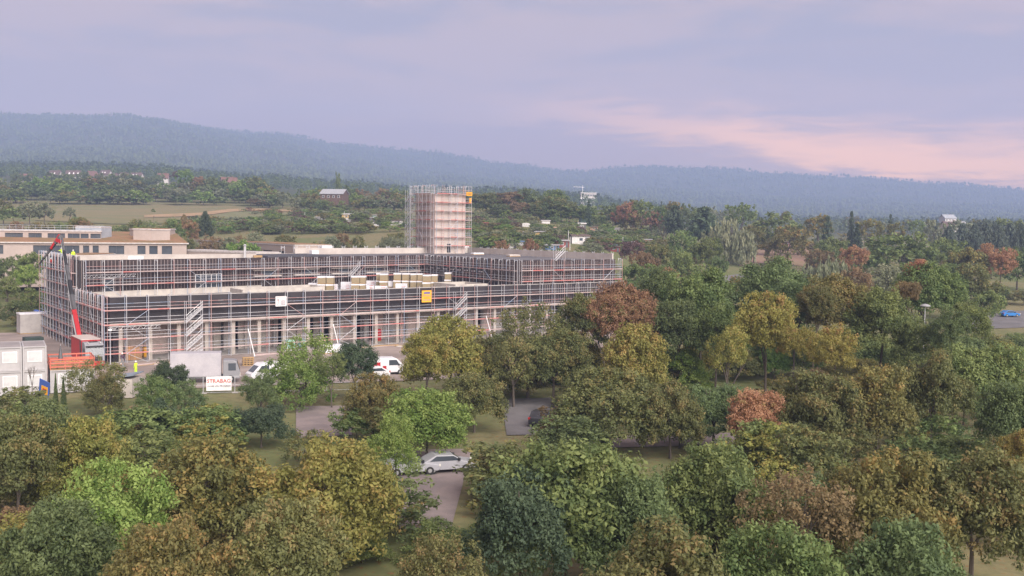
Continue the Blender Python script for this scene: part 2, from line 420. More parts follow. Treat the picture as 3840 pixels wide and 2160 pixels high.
# parapets of pale concrete standing on the upper roof
wall(W1 - u * .6, T1 - u * .6, HU - .2, HU + 1.15, .3, M_CONCL, 'parapet')
wall(T1 - v * .5, meet(T1, (L1 - T1).normalized(), 1100) - v * .5, HU - .2, HU + 1.1, .3, M_CONCL, 'parapet')
pL = meet(T1, (L1 - T1).normalized(), 1080) - v * .5
wall(U0 + v * 2.2 + u * .6, U0 + v * 2.2 + dU * 34, HU - .2, HU + .62, .35, M_CONCL, 'parapet')
wall(L1 - v * .6 + u * .5, U0 + v * 2.6 + u * .5, HU - .2, HU + .45, .3, M_CONC, 'parapet')
b = BW(); c0 = U0 + dU * 36 + v * 1.0; c1 = meet(c0, dU, 1240)
prism(b, [c0, c1, c1 + v * 12, c0 + v * 12], HU - .2, HU + .22); b.done('dark_roof_field', M_DARKROOF)
b = BW(); prism(b, [c0 - dU * 1.2, c1 - dU * 18, c1 - dU * 18 - N_F * .3, c0 - dU * 1.2 - N_F * .3], HU + .0, HU + .38); b.done('timber_upstand', M_TIMBER)
# shaft in the lower roof: pale parapet round a light well
def ring(p, dx, lx, dy, ly, z0, z1, t, m, name):
    a, b_, c, d = p, p + dx * lx, p + dx * lx + dy * ly, p + dy * ly
    for s, e, o in ((a, b_, 0), (b_, c, .004), (c, d, 0), (d, a, .004)): wall(s, e, z0, z1 - o, t, m, name)
r0 = F0 + u * 23 + v * 9.5
ring(r0, dU, 17, v, 6, HR, HF - .1, .35, M_CONC, 'light_well_parapet')
r1 = F0 + u * 64 + v * 8
ring(r1, u, 7.5, v, 8, HR, HF - .1, .35, M_CONC, 'light_well_parapet')
# columns of the open ground floor, inner columns and the partitions behind them
CE = 4.15; ncol = int(LF / CE)
cm = MB().box(-.27, .27, -.27, .27, 0.142, HG).mesh('column'); cm.materials.append(M_CONC)
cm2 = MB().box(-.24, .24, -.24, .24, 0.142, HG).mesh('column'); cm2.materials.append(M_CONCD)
angu = math.atan2(u.y, u.x)
for i in range(ncol + 1):
    p = F0 + u * (1.55 + i * CE) - N_F * .55
    inst('column', cm, bld, loc(p), (0, 0, angu))
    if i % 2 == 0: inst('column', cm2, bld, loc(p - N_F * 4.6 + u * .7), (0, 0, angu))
rs = random.Random(4)
s = 0.6
while s < LF - 2:
    wdt = rs.uniform(1.6, 3.8); dpt = 5.6 + rs.choice([0, 0, .5, 1.8])
    a = F0 + u * s - N_F * dpt; c = a + u * (wdt - rs.choice([.04, .1, .75]))
    wall(a, c, .142, HG - .003, .18, rs.choice([M_PINK, M_PINK, M_CONC, M_CONCL, M_CONCD]), 'partition'); s += wdt
for i in range(16):           # steel studs and props
    p = F0 + u * rs.uniform(2, LF - 4) - N_F * rs.uniform(1.5, 6)
    b = BW(); b.tube(p + Vector((0, 0, .142)), p + Vector((0, 0, HG)), .05, .05, 6); b.done('prop', M_DGREY)
wall(F0 + u * .4 - N_F * .1, F0 + u * 1.1 - N_F * .1, .15, HG - .01, .3, M_MEMB, 'corner_pier')
# battens on the upper facades, one by one
bt = MB().box(-.028, .028, 0, .05, 0, 1).mesh('batten'); bt.materials.append(M_BATTEN)
def battens(p, q, z0, z1, step, top_var=.5, seed=1):
    rr = random.Random(seed); d = (q - p).normalized(); n = Vector((d.y, -d.x, 0)); L = (q - p).length; k = step * .6
    ang = math.atan2(d.y, d.x)
    while k < L:
        zt = z1 - (rr.random() < .3) * rr.uniform(.1, top_var)
        inst('batten', bt, bld, loc(p + d * k + n * .055) + Vector((0, 0, z0)), (0, 0, ang), (1, 1, zt - z0)); k += step
battens(U0, U1, HF - .4, HU - .1, .62, seed=2)
battens(U1, W0, HR + .1, HU - .1, .62, seed=3)
battens(W0, W1, HF + .15, HU - .1, .55, seed=4)
battens(F0 + u * LF * .80, F1, HG + .6, HF - .1, .55, seed=5)
battens(L1, U0, .3, HU - .1, 1.7, seed=6)
battens(U0, F0, .3, HF - .1, 1.7, seed=7)
# tall white glazed doors in the upper facade, long bench-like cladding panels, sills on the wing
def glazed(p, w, h, name='glazed_door', bays=1, d=dU, glow=False):
    g = BW(); n = Vector((d.y, -d.x, 0)); base = p + n * .12
    pane = BW(); pane.hexa([base + n * o + d * a + Vector((0, 0, zz)) for zz in (.06, h - .06) for a, o in ((.05, .02), (w - .05, .02), (w - .05, .05), (.05, .05))])
    fr = BW()
    for i in range(bays + 1):
        a = base + d * (w * i / bays); fr.beam(a + n * .04, a + n * .04 + Vector((0, 0, h)), .11, .11)
    for zz in (.05, h * .5, h - .05): fr.beam(base + n * .04 + Vector((0, 0, zz)), base + d * w + n * .04 + Vector((0, 0, zz)), .09, .09)
    f = fr.done(name, M_WHITE); pane.done('pane', M_GLASS, f)
    return f
zroof = Vector((0, 0, HR + .1))
glazed(meet(U0, dU, 388) + zroof, 1.6, 3.0); 
g2 = glazed(meet(U0, dU, 731) + zroof + Vector((0, 0, .1)), 5.2, 3.1, bays=5)
def sill(p, d, L, z, name='cladding_panel'):
    n = Vector((d.y, -d.x, 0)); b = BW(); q = p + n * .18 + Vector((0, 0, z))
    b.beam(q, q + d * L, .3, .28); b.beam(q + n * .1 + Vector((0, 0, -1.05)), q + n * .1 + d * L + Vector((0, 0, -1.05)), .5, .22); b.done(name, M_CONCL)
    b = BW(); q = q + n * .02 + Vector((0, 0, -.55)) + d * (L * .35); b.beam(q, q + d * 2.0, .08, .7); b.done('window_pane', M_GLASS)
for px in (948, 1100, 1240, 1370, 1495): sill(meet(U0, dU, px), dU, 6.0, HF + 2.25)
dW = (W0 - U1).normalized()
for k in range(8):
    q = U1 + dW * (2.2 + k * 2.7) + Vector((dW.y, -dW.x, 0)) * .14 + Vector((0, 0, HF + 1.9)); b = BW()
    b.beam(q, q + dW * 1.3, .16, .26); b.done('window_sill', M_WHITE)
    b = BW(); b.beam(q + Vector((0, 0, .55)), q + dW * 1.3 + Vector((0, 0, .55)), .10, .75); b.done('window_pane', M_GLASS)

# ------------------------------------------------------------------ concrete tower on the back
TB = plan(1628, 236)
tower = empty('concrete_tower', (TB.x, TB.y, 0), 0, 'bare beige concrete stair tower rising behind the building', 'tower')
dT = u; TL, TW, TH = 8.8, 8.9, 27.4
M_TOWER = mat('tower_concrete', (.52, .445, .405), .92, (.40, .345, .315), .22, stretch=(1, 1, .45), bump=.15)
z = 0; k = 0
for zz in (0, 13.4, 15.4, 17.8, 20.2, 22.6, 25.0, TH):
    if zz == 0: z = 0; continue
    b = BW(); e = .012 * (k % 2); prism(b, [TB + dT * e + v * e, TB + dT * (TL - e) + v * e, TB + dT * (TL - e) + v * (TW - e), TB + dT * e + v * (TW - e)], z, zz - .025)
    b.done('wall_lift', M_TOWER, tower); z = zz; k += 1
b = BW(); q = TB + dT * 3.6 + Vector((0, 0, 13.75)) ; b.hexa([q + N_F * o + dT * a + Vector((0, 0, h)) for h in (0, 2.1) for a, o in ((0, .03), (1.1, .03), (1.1, -.2), (0, -.2))]); b.done('doorway', M_BLACKP, tower)
for i in range(5):          # formwork tie holes and joints
    for j in range(6):
        for face in (0, 1):
            q = TB + (dT * (1 + i * 1.65) if face == 0 else v * (1 + i * 1.7)) + Vector((0, 0, 15 + j * 2.2)); n = N_F if face == 0 else Vector((-v.y, v.x, 0))
            b = BW(); b.tube(q - n * .05, q + n * .02, .07, .07, 6); b.done('tie_hole', M_CONCD, tower)
# ------------------------------------------------------------------ scaffolding
def scaffold(label, p, q, decks, z0, ztop, bay=3.07, w=.75, gap=.35, seed=0, name='facade_scaffold', skip=(), braces=4, frames_top=True, redness=.4, group=None):
    """tube scaffold from p to q on the outside of a facade; each standard, rail run, deck board and brace is a part"""
    rr = random.Random(seed); d = (q - p).normalized(); n = Vector((d.y, -d.x, 0)); L = (q - p).length; nb = max(1, round(L / bay)); bay = L / nb
    root = empty(name, (p.x, p.y, z0 if z0 < 1 else z0), 0, label, 'scaffold', group or 'facade scaffolds')
    org = Vector(root.location)
    def add(b, nm, m): b.v = [tuple(Vector(x) - org) for x in b.v]; return b.build(nm, m, root)
    def P(k, o, z): return p + d * (k * bay) + n * (gap + o) + Vector((0, 0, z))
    steels = [M_STEEL, M_STEEL, M_STEEL, M_STEELB, M_STEELR]
    sm = {}
    for m_ in (M_STEEL, M_STEELB, M_STEELR):
        t = MB().tube((0, 0, 0), (0, 0, 1), .042, .042, 5).mesh('standard'); t.materials.append(m_); sm[m_.name] = t
    for k in range(nb + 1):
        for o in (0, w):
            zt = ztop + (rr.uniform(-.1, .1))
            inst('standard', sm[rr.choice(steels).name], root, P(k, o, z0) - org, (0, 0, 0), (1, 1, zt - z0))
        if frames_top:
            b = MB(); a_, c_ = P(k, 0, ztop - .12), P(k, w, ztop - .12); b.tube(a_, c_, .03, .03, 5)
            b.tube(a_ - Vector((0, 0, .35)), a_ * .65 + c_ * .35, .025, .025, 4); b.tube(c_ - Vector((0, 0, .35)), c_ * .65 + a_ * .35, .025, .025, 4)
            add(b, 'head_frame', rr.choice(steels))
    for zd in decks:
        for k in range(nb):
            if k in skip: continue
            b = MB(); a_, c_ = P(k + .012, w / 2, zd), P(k + .988, w / 2, zd); b.beam(a_, c_, w - .08, .07)
            a_, c_ = P(k + .012, w + .02, zd + .075), P(k + .988, w + .02, zd + .075); b.beam(a_, c_, .035, .15)
            add(b, 'deck_board', M_DECKR if rr.random() < redness else M_DECKG)
        for h in (.5, 1.0):
            k = 0
            while k < nb:
                k2 = min(nb, k + rr.choice([2, 3, 3, 4]))
                if zd + h < ztop:
                    b = MB(); a_ = P(k, w, zd + h + rr.uniform(-.02, .02)); c_ = P(k2, w, zd + h + rr.uniform(-.02, .02)); b.tube(a_, c_, .030, .030, 5); add(b, 'guard_rail', rr.choice(steels))
                k = k2
        b = MB(); b.tube(P(0, 0, zd - .08), P(nb, 0, zd - .08), .028, .028, 4); add(b, 'ledger', M_STEEL)
    zl = [z0] + list(decks)
    for bi in range(braces):
        k = int((bi + .5) * nb / braces + rr.uniform(-1, 1)); k = max(0, min(nb - 1, k)); sgn = bi % 2
        for za, zb in zip(zl, zl[1:]):
            if zb - za < .8: continue
            k0, k1 = (k, k + 1) if sgn else (k + 1, k)
            b = MB(); b.tube(P(k0, w + .05, za), P(k1, w + .05, zb), .032, .032, 5); add(b, 'brace', rr.choice(steels)); sgn = 1 - sgn
    return root
def stair(label, p, d, decks, z0, run=2.4, w=.65, off=1.2, flip=False, group='scaffold stairs'):
    """aluminium stair flights hung outside a scaffold, all leaning the same way"""
    n = Vector((d.y, -d.x, 0)); root = empty('scaffold_stair', (p.x, p.y, z0), 0, label, 'stairs', group); org = Vector(root.location)
    def add(b, nm, m): b.v = [tuple(Vector(x) - org) for x in b.v]; return b.build(nm, m, root)
    zl = [z0] + list(decks)
    for za, zb in zip(zl, zl[1:]):
        a = p + n * off + Vector((0, 0, za + .05)); e = p + d * run + n * off + Vector((0, 0, zb))
        if flip: a, e = p + d * run + n * off + Vector((0, 0, za + .05)), p + n * off + Vector((0, 0, zb))
        for o in (0, w):
            b = MB(); b.beam(a + n * o, e + n * o, .05, .2); add(b, 'stringer', M_ALU)
        for i in range(8):
            t = (i + .5) / 8; q = a.lerp(e, t); b = MB(); b.beam(q + n * .03, q + n * (w - .03), .22, .04, up=(0, 0, 1)); add(b, 'tread', M_ALU)
        for h in (.55, 1.0):
            b = MB(); b.tube(a + n * w + Vector((0, 0, h)), e + n * w + Vector((0, 0, h)), .025, .025, 5); add(b, 'handrail', M_ALU)
        for t in (.05, .5, .95):
            q = a.lerp(e, t) + n * w; b = MB(); b.tube(q, q + Vector((0, 0, 1.0)), .022, .022, 5); add(b, 'baluster', M_ALU)
    for o in (0, w):
        for q in (p, p + d * run):
            b = MB(); b.tube(q + n * (off + o) + Vector((0, 0, z0)), q + n * (off + o) + Vector((0, 0, zl[-1] + 1.1)), .035, .035, 5); add(b, 'standard', M_STEEL)
    return root
def truss(label, a, e, h=.45):
    root = empty('lattice_girder', a, 0, label, 'girder'); d = (e - a); L = d.length; d.normalize(); b = MB()
    hv = Vector((0, 0, h)); b2 = MB(); o = Vector((0, 0, 0)); b.tube(o, d * L, .035, .035, 5).build('bottom_chord', M_ALU, root)
    b2.tube(hv, d * L + hv, .035, .035, 5).build('top_chord', M_ALU, root)
    nn = int(L / .4)
    for i in range(nn):
        x0, x1 = d * (i * L / nn), d * ((i + 1) * L / nn)
        b3 = MB(); (b3.tube(x0, x1 + hv, .022, .022, 4) if i % 2 == 0 else b3.tube(x0 + hv, x1, .022, .022, 4)); b3.build('lacing_bar', M_ALU, root)
scaffold('scaffold along the long front of the building', F0 - u * 1.1, F1 + u * .3, (1.4, 3.4, 5.4, 7.4), 0, HF + .35, seed=1, braces=6)
scaffold('scaffold on the lower left side, next to the red truck', U0, F0 - v * 0.1, (1.4, 3.4, 5.4, 7.4), 0, HF + .3, seed=2, bay=2.57, braces=2, redness=.5)
scaffold('tall scaffold at the far left end of the building', L1, U0 + v * .3, (1.4, 3.4, 5.4, 7.4, 9.6, 11.7), 0, HU + .9, seed=3, bay=2.57, braces=2, redness=.3)
scaffold('scaffold standing on the lower roof before the upper facade', U0 + dU * .5, U1 - dU * .2, (9.75, 11.75), HR, HU + .05, seed=4, braces=6, redness=.35)
scaffold('scaffold along the court side of the right wing', U1 + dW * 1.4, W0 + dW * .4, (9.75, 11.75), HR, HU + .15, seed=5, braces=2, bay=2.57, redness=.3)
scaffold('scaffold on the front of the right wing above the roof edge', W0 - v * .1, W1 + u * .8 - v * .1, (9.75, 11.75), HF + .14, HU + .15, seed=6, braces=2, redness=.5, bay=2.57)
scaffold('narrow scaffold bay past the right end of the wing', W1 + u * .4, W1 + u * .4 + v * 3, (9.7, 11.7), 0, HU + .3, seed=7, braces=1)
rear = empty('rear_scaffold', (T1.x, T1.y, HU), 0, 'row of scaffold heads showing above the rear roof edges', 'scaffold', 'facade scaffolds')
def head(p, d):
    b = MB(); n = Vector((d.y, -d.x, 0)); o = p - Vector(rear.location)
    for s_ in (-.4, .4): b.tube(o + d * s_ - Vector((0, 0, 1.5)), o + d * s_ + Vector((0, 0, 1.05)), .045, .045, 5)
    b.tube(o + d * -.4 + Vector((0, 0, .75)), o + d * .4 + Vector((0, 0, .75)), .045, .045, 5); b.tube(o + d * -.4 + Vector((0, 0, .3)), o + d * -.15 + Vector((0, 0, .72)), .04, .04, 5); b.tube(o + d * .4 + Vector((0, 0, .3)), o + d * .15 + Vector((0, 0, .72)), .04, .04, 5)
    b.build('scaffold_head', M_STEEL, rear)
L_ = (T1 - W1).length
for k in range(18): 
    if k * 3.07 < L_ - 4: head(W1 + u * .9 + v * (2 + k * 3.07) + Vector((0, 0, HU + .35)), (u + v * .3).normalized())
dB = (L1 - T1).normalized()
for k in range(14): head(T1 + dB * (12 + k * 3.07) + v * 1 + Vector((0, 0, HU + .55)), u)
TZT = TH
def tower_scaffold():
    dk = tuple(15.3 + 2.02 * i for i in range(7))
    A, B_, C, D = TB, TB + u * TL, TB + u * TL + v * TW, TB + v * TW
    scaffold('scaffold on the right-hand face of the concrete tower', A - u * .1, B_ + u * 1.1, dk, 13.6, TZT + 2.1, seed=11, bay=2.2, braces=1, name='tower_scaffold', redness=.65, group='tower scaffolds', gap=.25)
    scaffold('scaffold on the left-hand face of the concrete tower', D + v * 1.1, A, dk, 13.6, TZT + 2.1, seed=12, bay=2.2, braces=1, name='tower_scaffold', redness=.55, group='tower scaffolds', gap=.25)
    scaffold('scaffold on the far right side of the concrete tower, with orange panel', B_ + v * .3, C, dk, 13.6, TZT + 2.1, seed=13, bay=2.2, braces=1, name='tower_scaffold', redness=.7, group='tower scaffolds', gap=.25)
    scaffold('scaffold at the back of the concrete tower, top rails showing', C, D - u * 1.2, (TZT + .1,), 13.6, TZT + 2.1, seed=14, bay=1.6, braces=0, name='tower_scaffold', redness=.7, group='tower scaffolds', gap=.25)
    stair('scaffold stair zigzagging up the left of the concrete tower', D + v * 1.4, -v, dk, 13.6, run=2.6, off=1.5)
    M_OR = mat('orange_sheet', (.75, .36, .03), .6, (.68, .30, .03), 2)
    sg = empty('orange_sign', (B_.x, B_.y, TZT), 0, 'small orange sign at the top right of the tower scaffold', 'sign')
    b = MB(); q = u * -.6 + N_F * 1.2 + Vector((0, 0, .2)); b.beam(q, q + u * 1.7, .05, .9); b.build('panel', M_OR, sg)
    for zz in (.2, -.1): MB().beam(q + N_F * .03 + u * .3 + Vector((0, 0, zz)), q + N_F * .03 + u * 1.45 + Vector((0, 0, zz)), .02, .1).build('print_line', M_BLACKP, sg)
    b = MB(); q = u * .5 + N_F * .9 + Vector((0, 0, -1.4)); b.beam(q, q + u * .7, .05, 1.3); b.build('lower_panel', M_OR, sg)
tower_scaffold()
zf = (1.4, 3.4, 5.4, 7.4)
stair('left scaffold stair on the long front, left of the white sign', meet(F0 + N_F * .4, u, 682), u, zf, 0, off=.95)
stair('right scaffold stair on the long front, right of the yellow sign', meet(F0 + N_F * .4, u, 1690), u, zf, 0, off=.95)
stair('scaffold stair on the lower roof before the upper facade', meet(U0, dU, 1290), dU, (9.75, 11.75), HR, off=1.3)
ra = W1 + v * 24 - u * 3
stair('short stair with guard frames on the right wing roof', meet(W0 + v * 12 + u * 9, v, 2075), u, (15.4,), HU - .2, off=.0)
truss('white lattice girder across the upper left facade', U0 + dU * .3 + N_F * 1.35 + Vector((0, 0, 11.0)), U0 + dU * 9.0 + N_F * 1.35 + Vector((0, 0, 11.0)))
truss('white lattice girder over the left ground-floor opening', F0 - u * .6 + N_F * 1.25 + Vector((0, 0, 4.75)), F0 + u * 6.6 + N_F * 1.25 + Vector((0, 0, 4.75)))
# signs tied to the front scaffold
def sign(name, label, px, w, h, ztop, m, lines, frame=None):
    p = meet(F0 + N_F * 1.25, u, px); root = empty(name, p + Vector((0, 0, ztop - h / 2)), 0, label, 'sign')
    mm = facing((0, 0, 0), u)
    o = MB().box(-w / 2, w / 2, -h / 2, h / 2, -.03, .0).build('panel', m, root); o.matrix_local = mm
    if frame:
        fb = MB()
        for a, c in (((-w / 2, -h / 2), (w / 2, -h / 2)), ((w / 2, -h / 2), (w / 2, h / 2)), ((w / 2, h / 2), (-w / 2, h / 2)), ((-w / 2, h / 2), (-w / 2, -h / 2))): fb.beam((*a, 0), (*c, 0), .08, .07)
        o = fb.build('frame', frame, root); o.matrix_local = mm
    for ln in lines:
        if ln[0] == 't':
            me = text_mesh(ln[1], ln[4]); me.materials.append(ln[5]); o = inst('lettering', me, root); o.matrix_local = mm @ Matrix.Translation((ln[2], ln[3], .012)) @ (Matrix.Shear('XY', 4, (0, 0)) if False else Matrix.Identity(4))
        else:
            _, x0, x1, y, t, c = ln; o = MB().box(x0, x1, y - t / 2, y + t / 2, .004, .012).build('print_line', c, root); o.matrix_local = mm
    return root
M_SIGNW = mat('sign_white', (.74, .71, .72), .6, (.68, .65, .66), 1); M_SIGNY = mat('sign_yellow', (.80, .40, .03), .6, (.76, .36, .025), 1)
M_INK = mat('sign_ink', (.06, .05, .09), .7, (.08, .07, .1), 3); M_INKR = mat('sign_red_ink', (.50, .05, .03), .6, (.45, .05, .035), 3); M_INKB = mat('sign_blue_ink', (.10, .12, .35), .7)
ls = [('t', 'Willy A. Löw AG', .05, .33, .25, M_INK)] + [('l', -.15 + .1 * (i % 2), .72, .12 - i * .125, .045, M_INK) for i in range(6)] + [('l', -.75, .7, -.62, .05, M_INK), ('l', -.72, .7, .6, .035, M_INKR)]
ls += [('l', -.72, -.66, -.15, .6, M_INKR), ('l', -.45, -.39, -.12, .5, M_INKR), ('l', -.66, -.3, .17, .07, M_INK), ('l', -.72, -.42, -.45, .05, M_INKR)]
sign('site_sign', 'white framed company sign with small black print on front scaffold', 1054, 1.75, 1.45, 8.65, M_SIGNW, ls, M_WHITE)
ls = [('l', -.55 + .14 * i, -.47 + .14 * i + .04, .58, .26, M_INKB) for i in range(9)] + [('l', -.7, .75, .44, .04, M_INKB), ('l', -.5, .75, .73, .035, M_INKB),
      ('t', 'Gerüstbau', .0, .12, .40, M_INKB), ('t', '069 - 34 27 81', .0, -.62, .26, M_INKB)] + [('l', -.6, .6, -.28, .06, M_INKR)]
ls = [q for q in ls if not (q[0] == 't' and q[1].startswith('069'))] + [('l', -.75 + .17 * i, -.65 + .17 * i, -.62, .2, M_INKB) for i in range(9) if i not in (1, 5)]
sign('scaffold_sign', 'yellow square scaffolding sign with blue lettering on front scaffold', 1601, 1.95, 2.0, 8.85, M_SIGNY, ls)
# ------------------------------------------------------------------ trees
def leaf_mesh(name, C, Rc, nl, size, seed, tint, droop=0.0, aspect=1.0, outward=None, flat=.8):
    """C: spray centres (n,3); Rc: spray radii; nl leaves each. Leaves are small four-cornered faces."""
    g = np.random.default_rng(seed); n = len(C); N = n * nl
    c = np.repeat(C, nl, 0); rc = np.repeat(Rc, nl)[:, None]
    d = g.normal(size=(N, 3)); d /= np.linalg.norm(d, axis=1)[:, None]; rad = g.random((N, 1)) ** .5
    off = d * rad * rc; off[:, 2] *= flat
    if droop: off[:, 2] -= np.abs(g.normal(size=N)) * rc[:, 0] * droop; off[:, :2] *= .55
    P = c + off
    nrm = d + g.normal(size=(N, 3)) * .55 + np.array([0, 0, .55])
    if droop: nrm[:, 2] *= .15
    nrm /= np.linalg.norm(nrm, axis=1)[:, None]
    a = np.cross(nrm, g.normal(size=(N, 3))); a /= np.linalg.norm(a, axis=1)[:, None]
    if droop: a = a * .25 + np.array([0, 0, -1.]); a -= nrm * (a * nrm).sum(1)[:, None]; a /= np.linalg.norm(a, axis=1)[:, None]
    b = np.cross(nrm, a); s = size * g.uniform(.6, 1.35, (N, 1)); sa = s * aspect
    V = np.stack([P + a * sa, P + b * s * .62, P - a * sa, P - b * s * .62], 1).reshape(-1, 3)
    me = bpy.data.meshes.new(name); me.vertices.add(4 * N); me.vertices.foreach_set('co', V.ravel())
    me.loops.add(4 * N); me.loops.foreach_set('vertex_index', np.arange(4 * N)); me.polygons.add(N)
    me.polygons.foreach_set('loop_start', np.arange(0, 4 * N, 4)); me.polygons.foreach_set('loop_total', np.full(N, 4)); me.update()
    t = np.clip(np.repeat(tint, nl) + g.normal(size=N) * .16, 0, 1); t = np.repeat(t, 4)
    at_ = me.attributes.new('tint', 'FLOAT', 'POINT'); at_.data.foreach_set('value', t)
    me.materials.append(F['green']); return me
def crown_mesh(kind, nc, nl, leaf, seed):
    """unit tree: crown inside |xy|<=.5, top at z=1"""
    g = np.random.default_rng(seed)
    lob = [(g.normal(size=3), g.uniform(.1, .24)) for _ in range(7)]
    def lobes(d):
        s = np.zeros(len(d))
        for k, a in lob: s += a * np.sin(d @ (k * 3.1) + k[0] * 5)
        return s
    if kind in ('round', 'oval', 'wide', 'bush', 'sparse', 'poplar', 'willow'):
        h0 = {'round': .06, 'oval': .03, 'wide': .08, 'bush': -.15, 'sparse': .10, 'poplar': .03, 'willow': .0}[kind]
        zc, hz = (1 + h0) / 2, (1 - h0) / 2
        d = g.normal(size=(nc * 3, 3)); d /= np.linalg.norm(d, axis=1)[:, None]
        d = d[(d[:, 2] > -.65)][:nc]
        r = g.uniform(.30, 1, len(d)) ** .38
        R_ = np.clip(.86 + lobes(d) * .7, .5, 1.03)
        C = d * (r * R_)[:, None]
        e = .5 if kind != 'poplar' else .5
        C = np.stack([C[:, 0] * e * 1.14, C[:, 1] * e * 1.14, zc + C[:, 2] * hz], 1)
        lowf = np.clip(-d[:, 2], 0, .65); C[:, :2] *= (1 / np.sqrt(1 - lowf ** 2 * .9))[:, None]
        rc = g.uniform(.055, .105, len(C)) * (1.1 if kind == 'bush' else 1)
        C[:, 2] = np.clip(C[:, 2], 0.02, 1 - rc * .6)
        tint = np.clip(.40 + .12 * (d[:, 2] + .5) + lobes(d * 2.3) * .6 + g.normal(size=len(C)) * .2, 0, 1)
        return leaf_mesh('crown', C, rc, nl, leaf, seed, tint, droop=1.5 if kind == 'willow' else 0, aspect=1.9 if kind == 'willow' else 1.15)
    if kind in ('spruce', 'pine'):
        C, rc, tt = [], [], []
        lv = max(8, nc // 14)
        for i in range(lv):
            t = i / lv; z = (.06 if kind == 'spruce' else .38) + t * (.94 if kind == 'spruce' else .6)
            R_ = (.5 * (1 - t) ** .85 if kind == 'spruce' else .5 * (1 - t ** 3) ** .6 * (.55 + .45 * math.sin(3 * t + .5)))
            nb = int(6 + 12 * (1 - t)); ph = g.random() * 6
            for k in range(nb):
                an = ph + 6.283 * k / nb + g.normal() * .15; L = R_ * g.uniform(.7, 1.05)
                for s in np.arange(.3, 1.01, .28 if kind == 'spruce' else .35):
                    C.append((math.cos(an) * L * s, math.sin(an) * L * s, z - .10 * s * R_ * 2 + g.normal() * .01)); rc.append(.045 + .03 * s * R_ * 2 if kind == 'spruce' else .07); tt.append(np.clip(s * .8 + g.normal() * .2 - .1, 0, 1))
        C = np.array(C); return leaf_mesh('crown', C, np.array(rc), nl, leaf, seed, np.array(tt), aspect=1.5, flat=.5 if kind == 'spruce' else .6)
def trunk_mesh(kind, seed, fine=True):
    g = random.Random(seed); b = MB()
    def grow(p, d, L, r, lev):
        q = p + d * L; b.tube(p, q, r, r * .68, 5 if lev < 2 else 4, caps=False)
        if lev >= (4 if kind == 'bare' else (3 if fine else 2)): return
        for k in range(g.choice([2, 3, 3])):
            nd = (d + Vector((g.uniform(-1, 1), g.uniform(-1, 1), g.uniform(-.15, .6))) * .75).normalized()
            if abs(q.x) > .38 or abs(q.y) > .38: nd.x *= .3; nd.y *= .3
            grow(q, nd, L * g.uniform(.55, .8), r * .62, lev + 1)
    if kind == 'spruce':
        b.tube((0, 0, 0), (0, 0, .95), .02, .004, 6)
    elif kind == 'pine':
        b.tube((0, 0, 0), (.02, .01, .5), .022, .014, 6); b.tube((.02, .01, .5), (0, 0, .9), .014, .005, 5)
        for k in range(5): b.tube((.01, 0, .4 + k * .08), (g.uniform(-.3, .3), g.uniform(-.3, .3), .55 + k * .08), .008, .003, 4)
    elif kind == 'bush':
        for k in range(5): grow(Vector((g.uniform(-.05, .05), g.uniform(-.05, .05), 0)), Vector((g.uniform(-.5, .5), g.uniform(-.5, .5), 1)).normalized(), .28, .016, 2)
    else:
        grow(Vector((0, 0, 0)), Vector((g.uniform(-.06, .06), g.uniform(-.06, .06), 1)).normalized(), .30 if kind != 'bare' else .26, .026, 0)
    # keep limbs inside the crown's height
    b.v = [(x, y, min(z, .93)) for x, y, z in b.v]
    me = b.mesh('trunk'); me.materials.append(BARK); return me
LIB = {}
SPEC = {  # detail -> (sprays, leaves each, leaf half-length in tree heights)
 'near': (460, 50, .0150), 'mid': (200, 27, .0235), 'far': (80, 15, .040)}
def lib(kind, det, var):
    key = (kind, det, var)
    if key not in LIB:
        nc, nl, lf = SPEC[det]
        if kind == 'sparse': nc = int(nc * .42); nl = int(nl * .6); lf *= .95
        if kind in ('spruce', 'pine'): lf *= .9; nl = int(nl * (.5 if det == 'near' else .55))
        if kind == 'bush': nc = int(nc * .6)
        seed = abs(hash((kind, det))) % 1000 if False else sum(map(ord, kind + det)) * 7 + var * 131
        cr = crown_mesh(kind, nc, nl, lf, seed) if kind != 'bare' else None
        tk = trunk_mesh({'spruce': 'spruce', 'pine': 'pine', 'bush': 'bush', 'bare': 'bare'}.get(kind, 'tree'), seed + 1, det != 'far')
        LIB[key] = (cr, tk)
    return LIB[key]
tree_i = 0
NAMES = {'round': 'broadleaf_tree', 'oval': 'broadleaf_tree', 'wide': 'broadleaf_tree', 'sparse': 'thin_tree', 'willow': 'willow_tree', 'spruce': 'spruce_tree', 'pine': 'pine_tree', 'poplar': 'poplar_tree', 'bush': 'shrub', 'bare': 'bare_tree'}
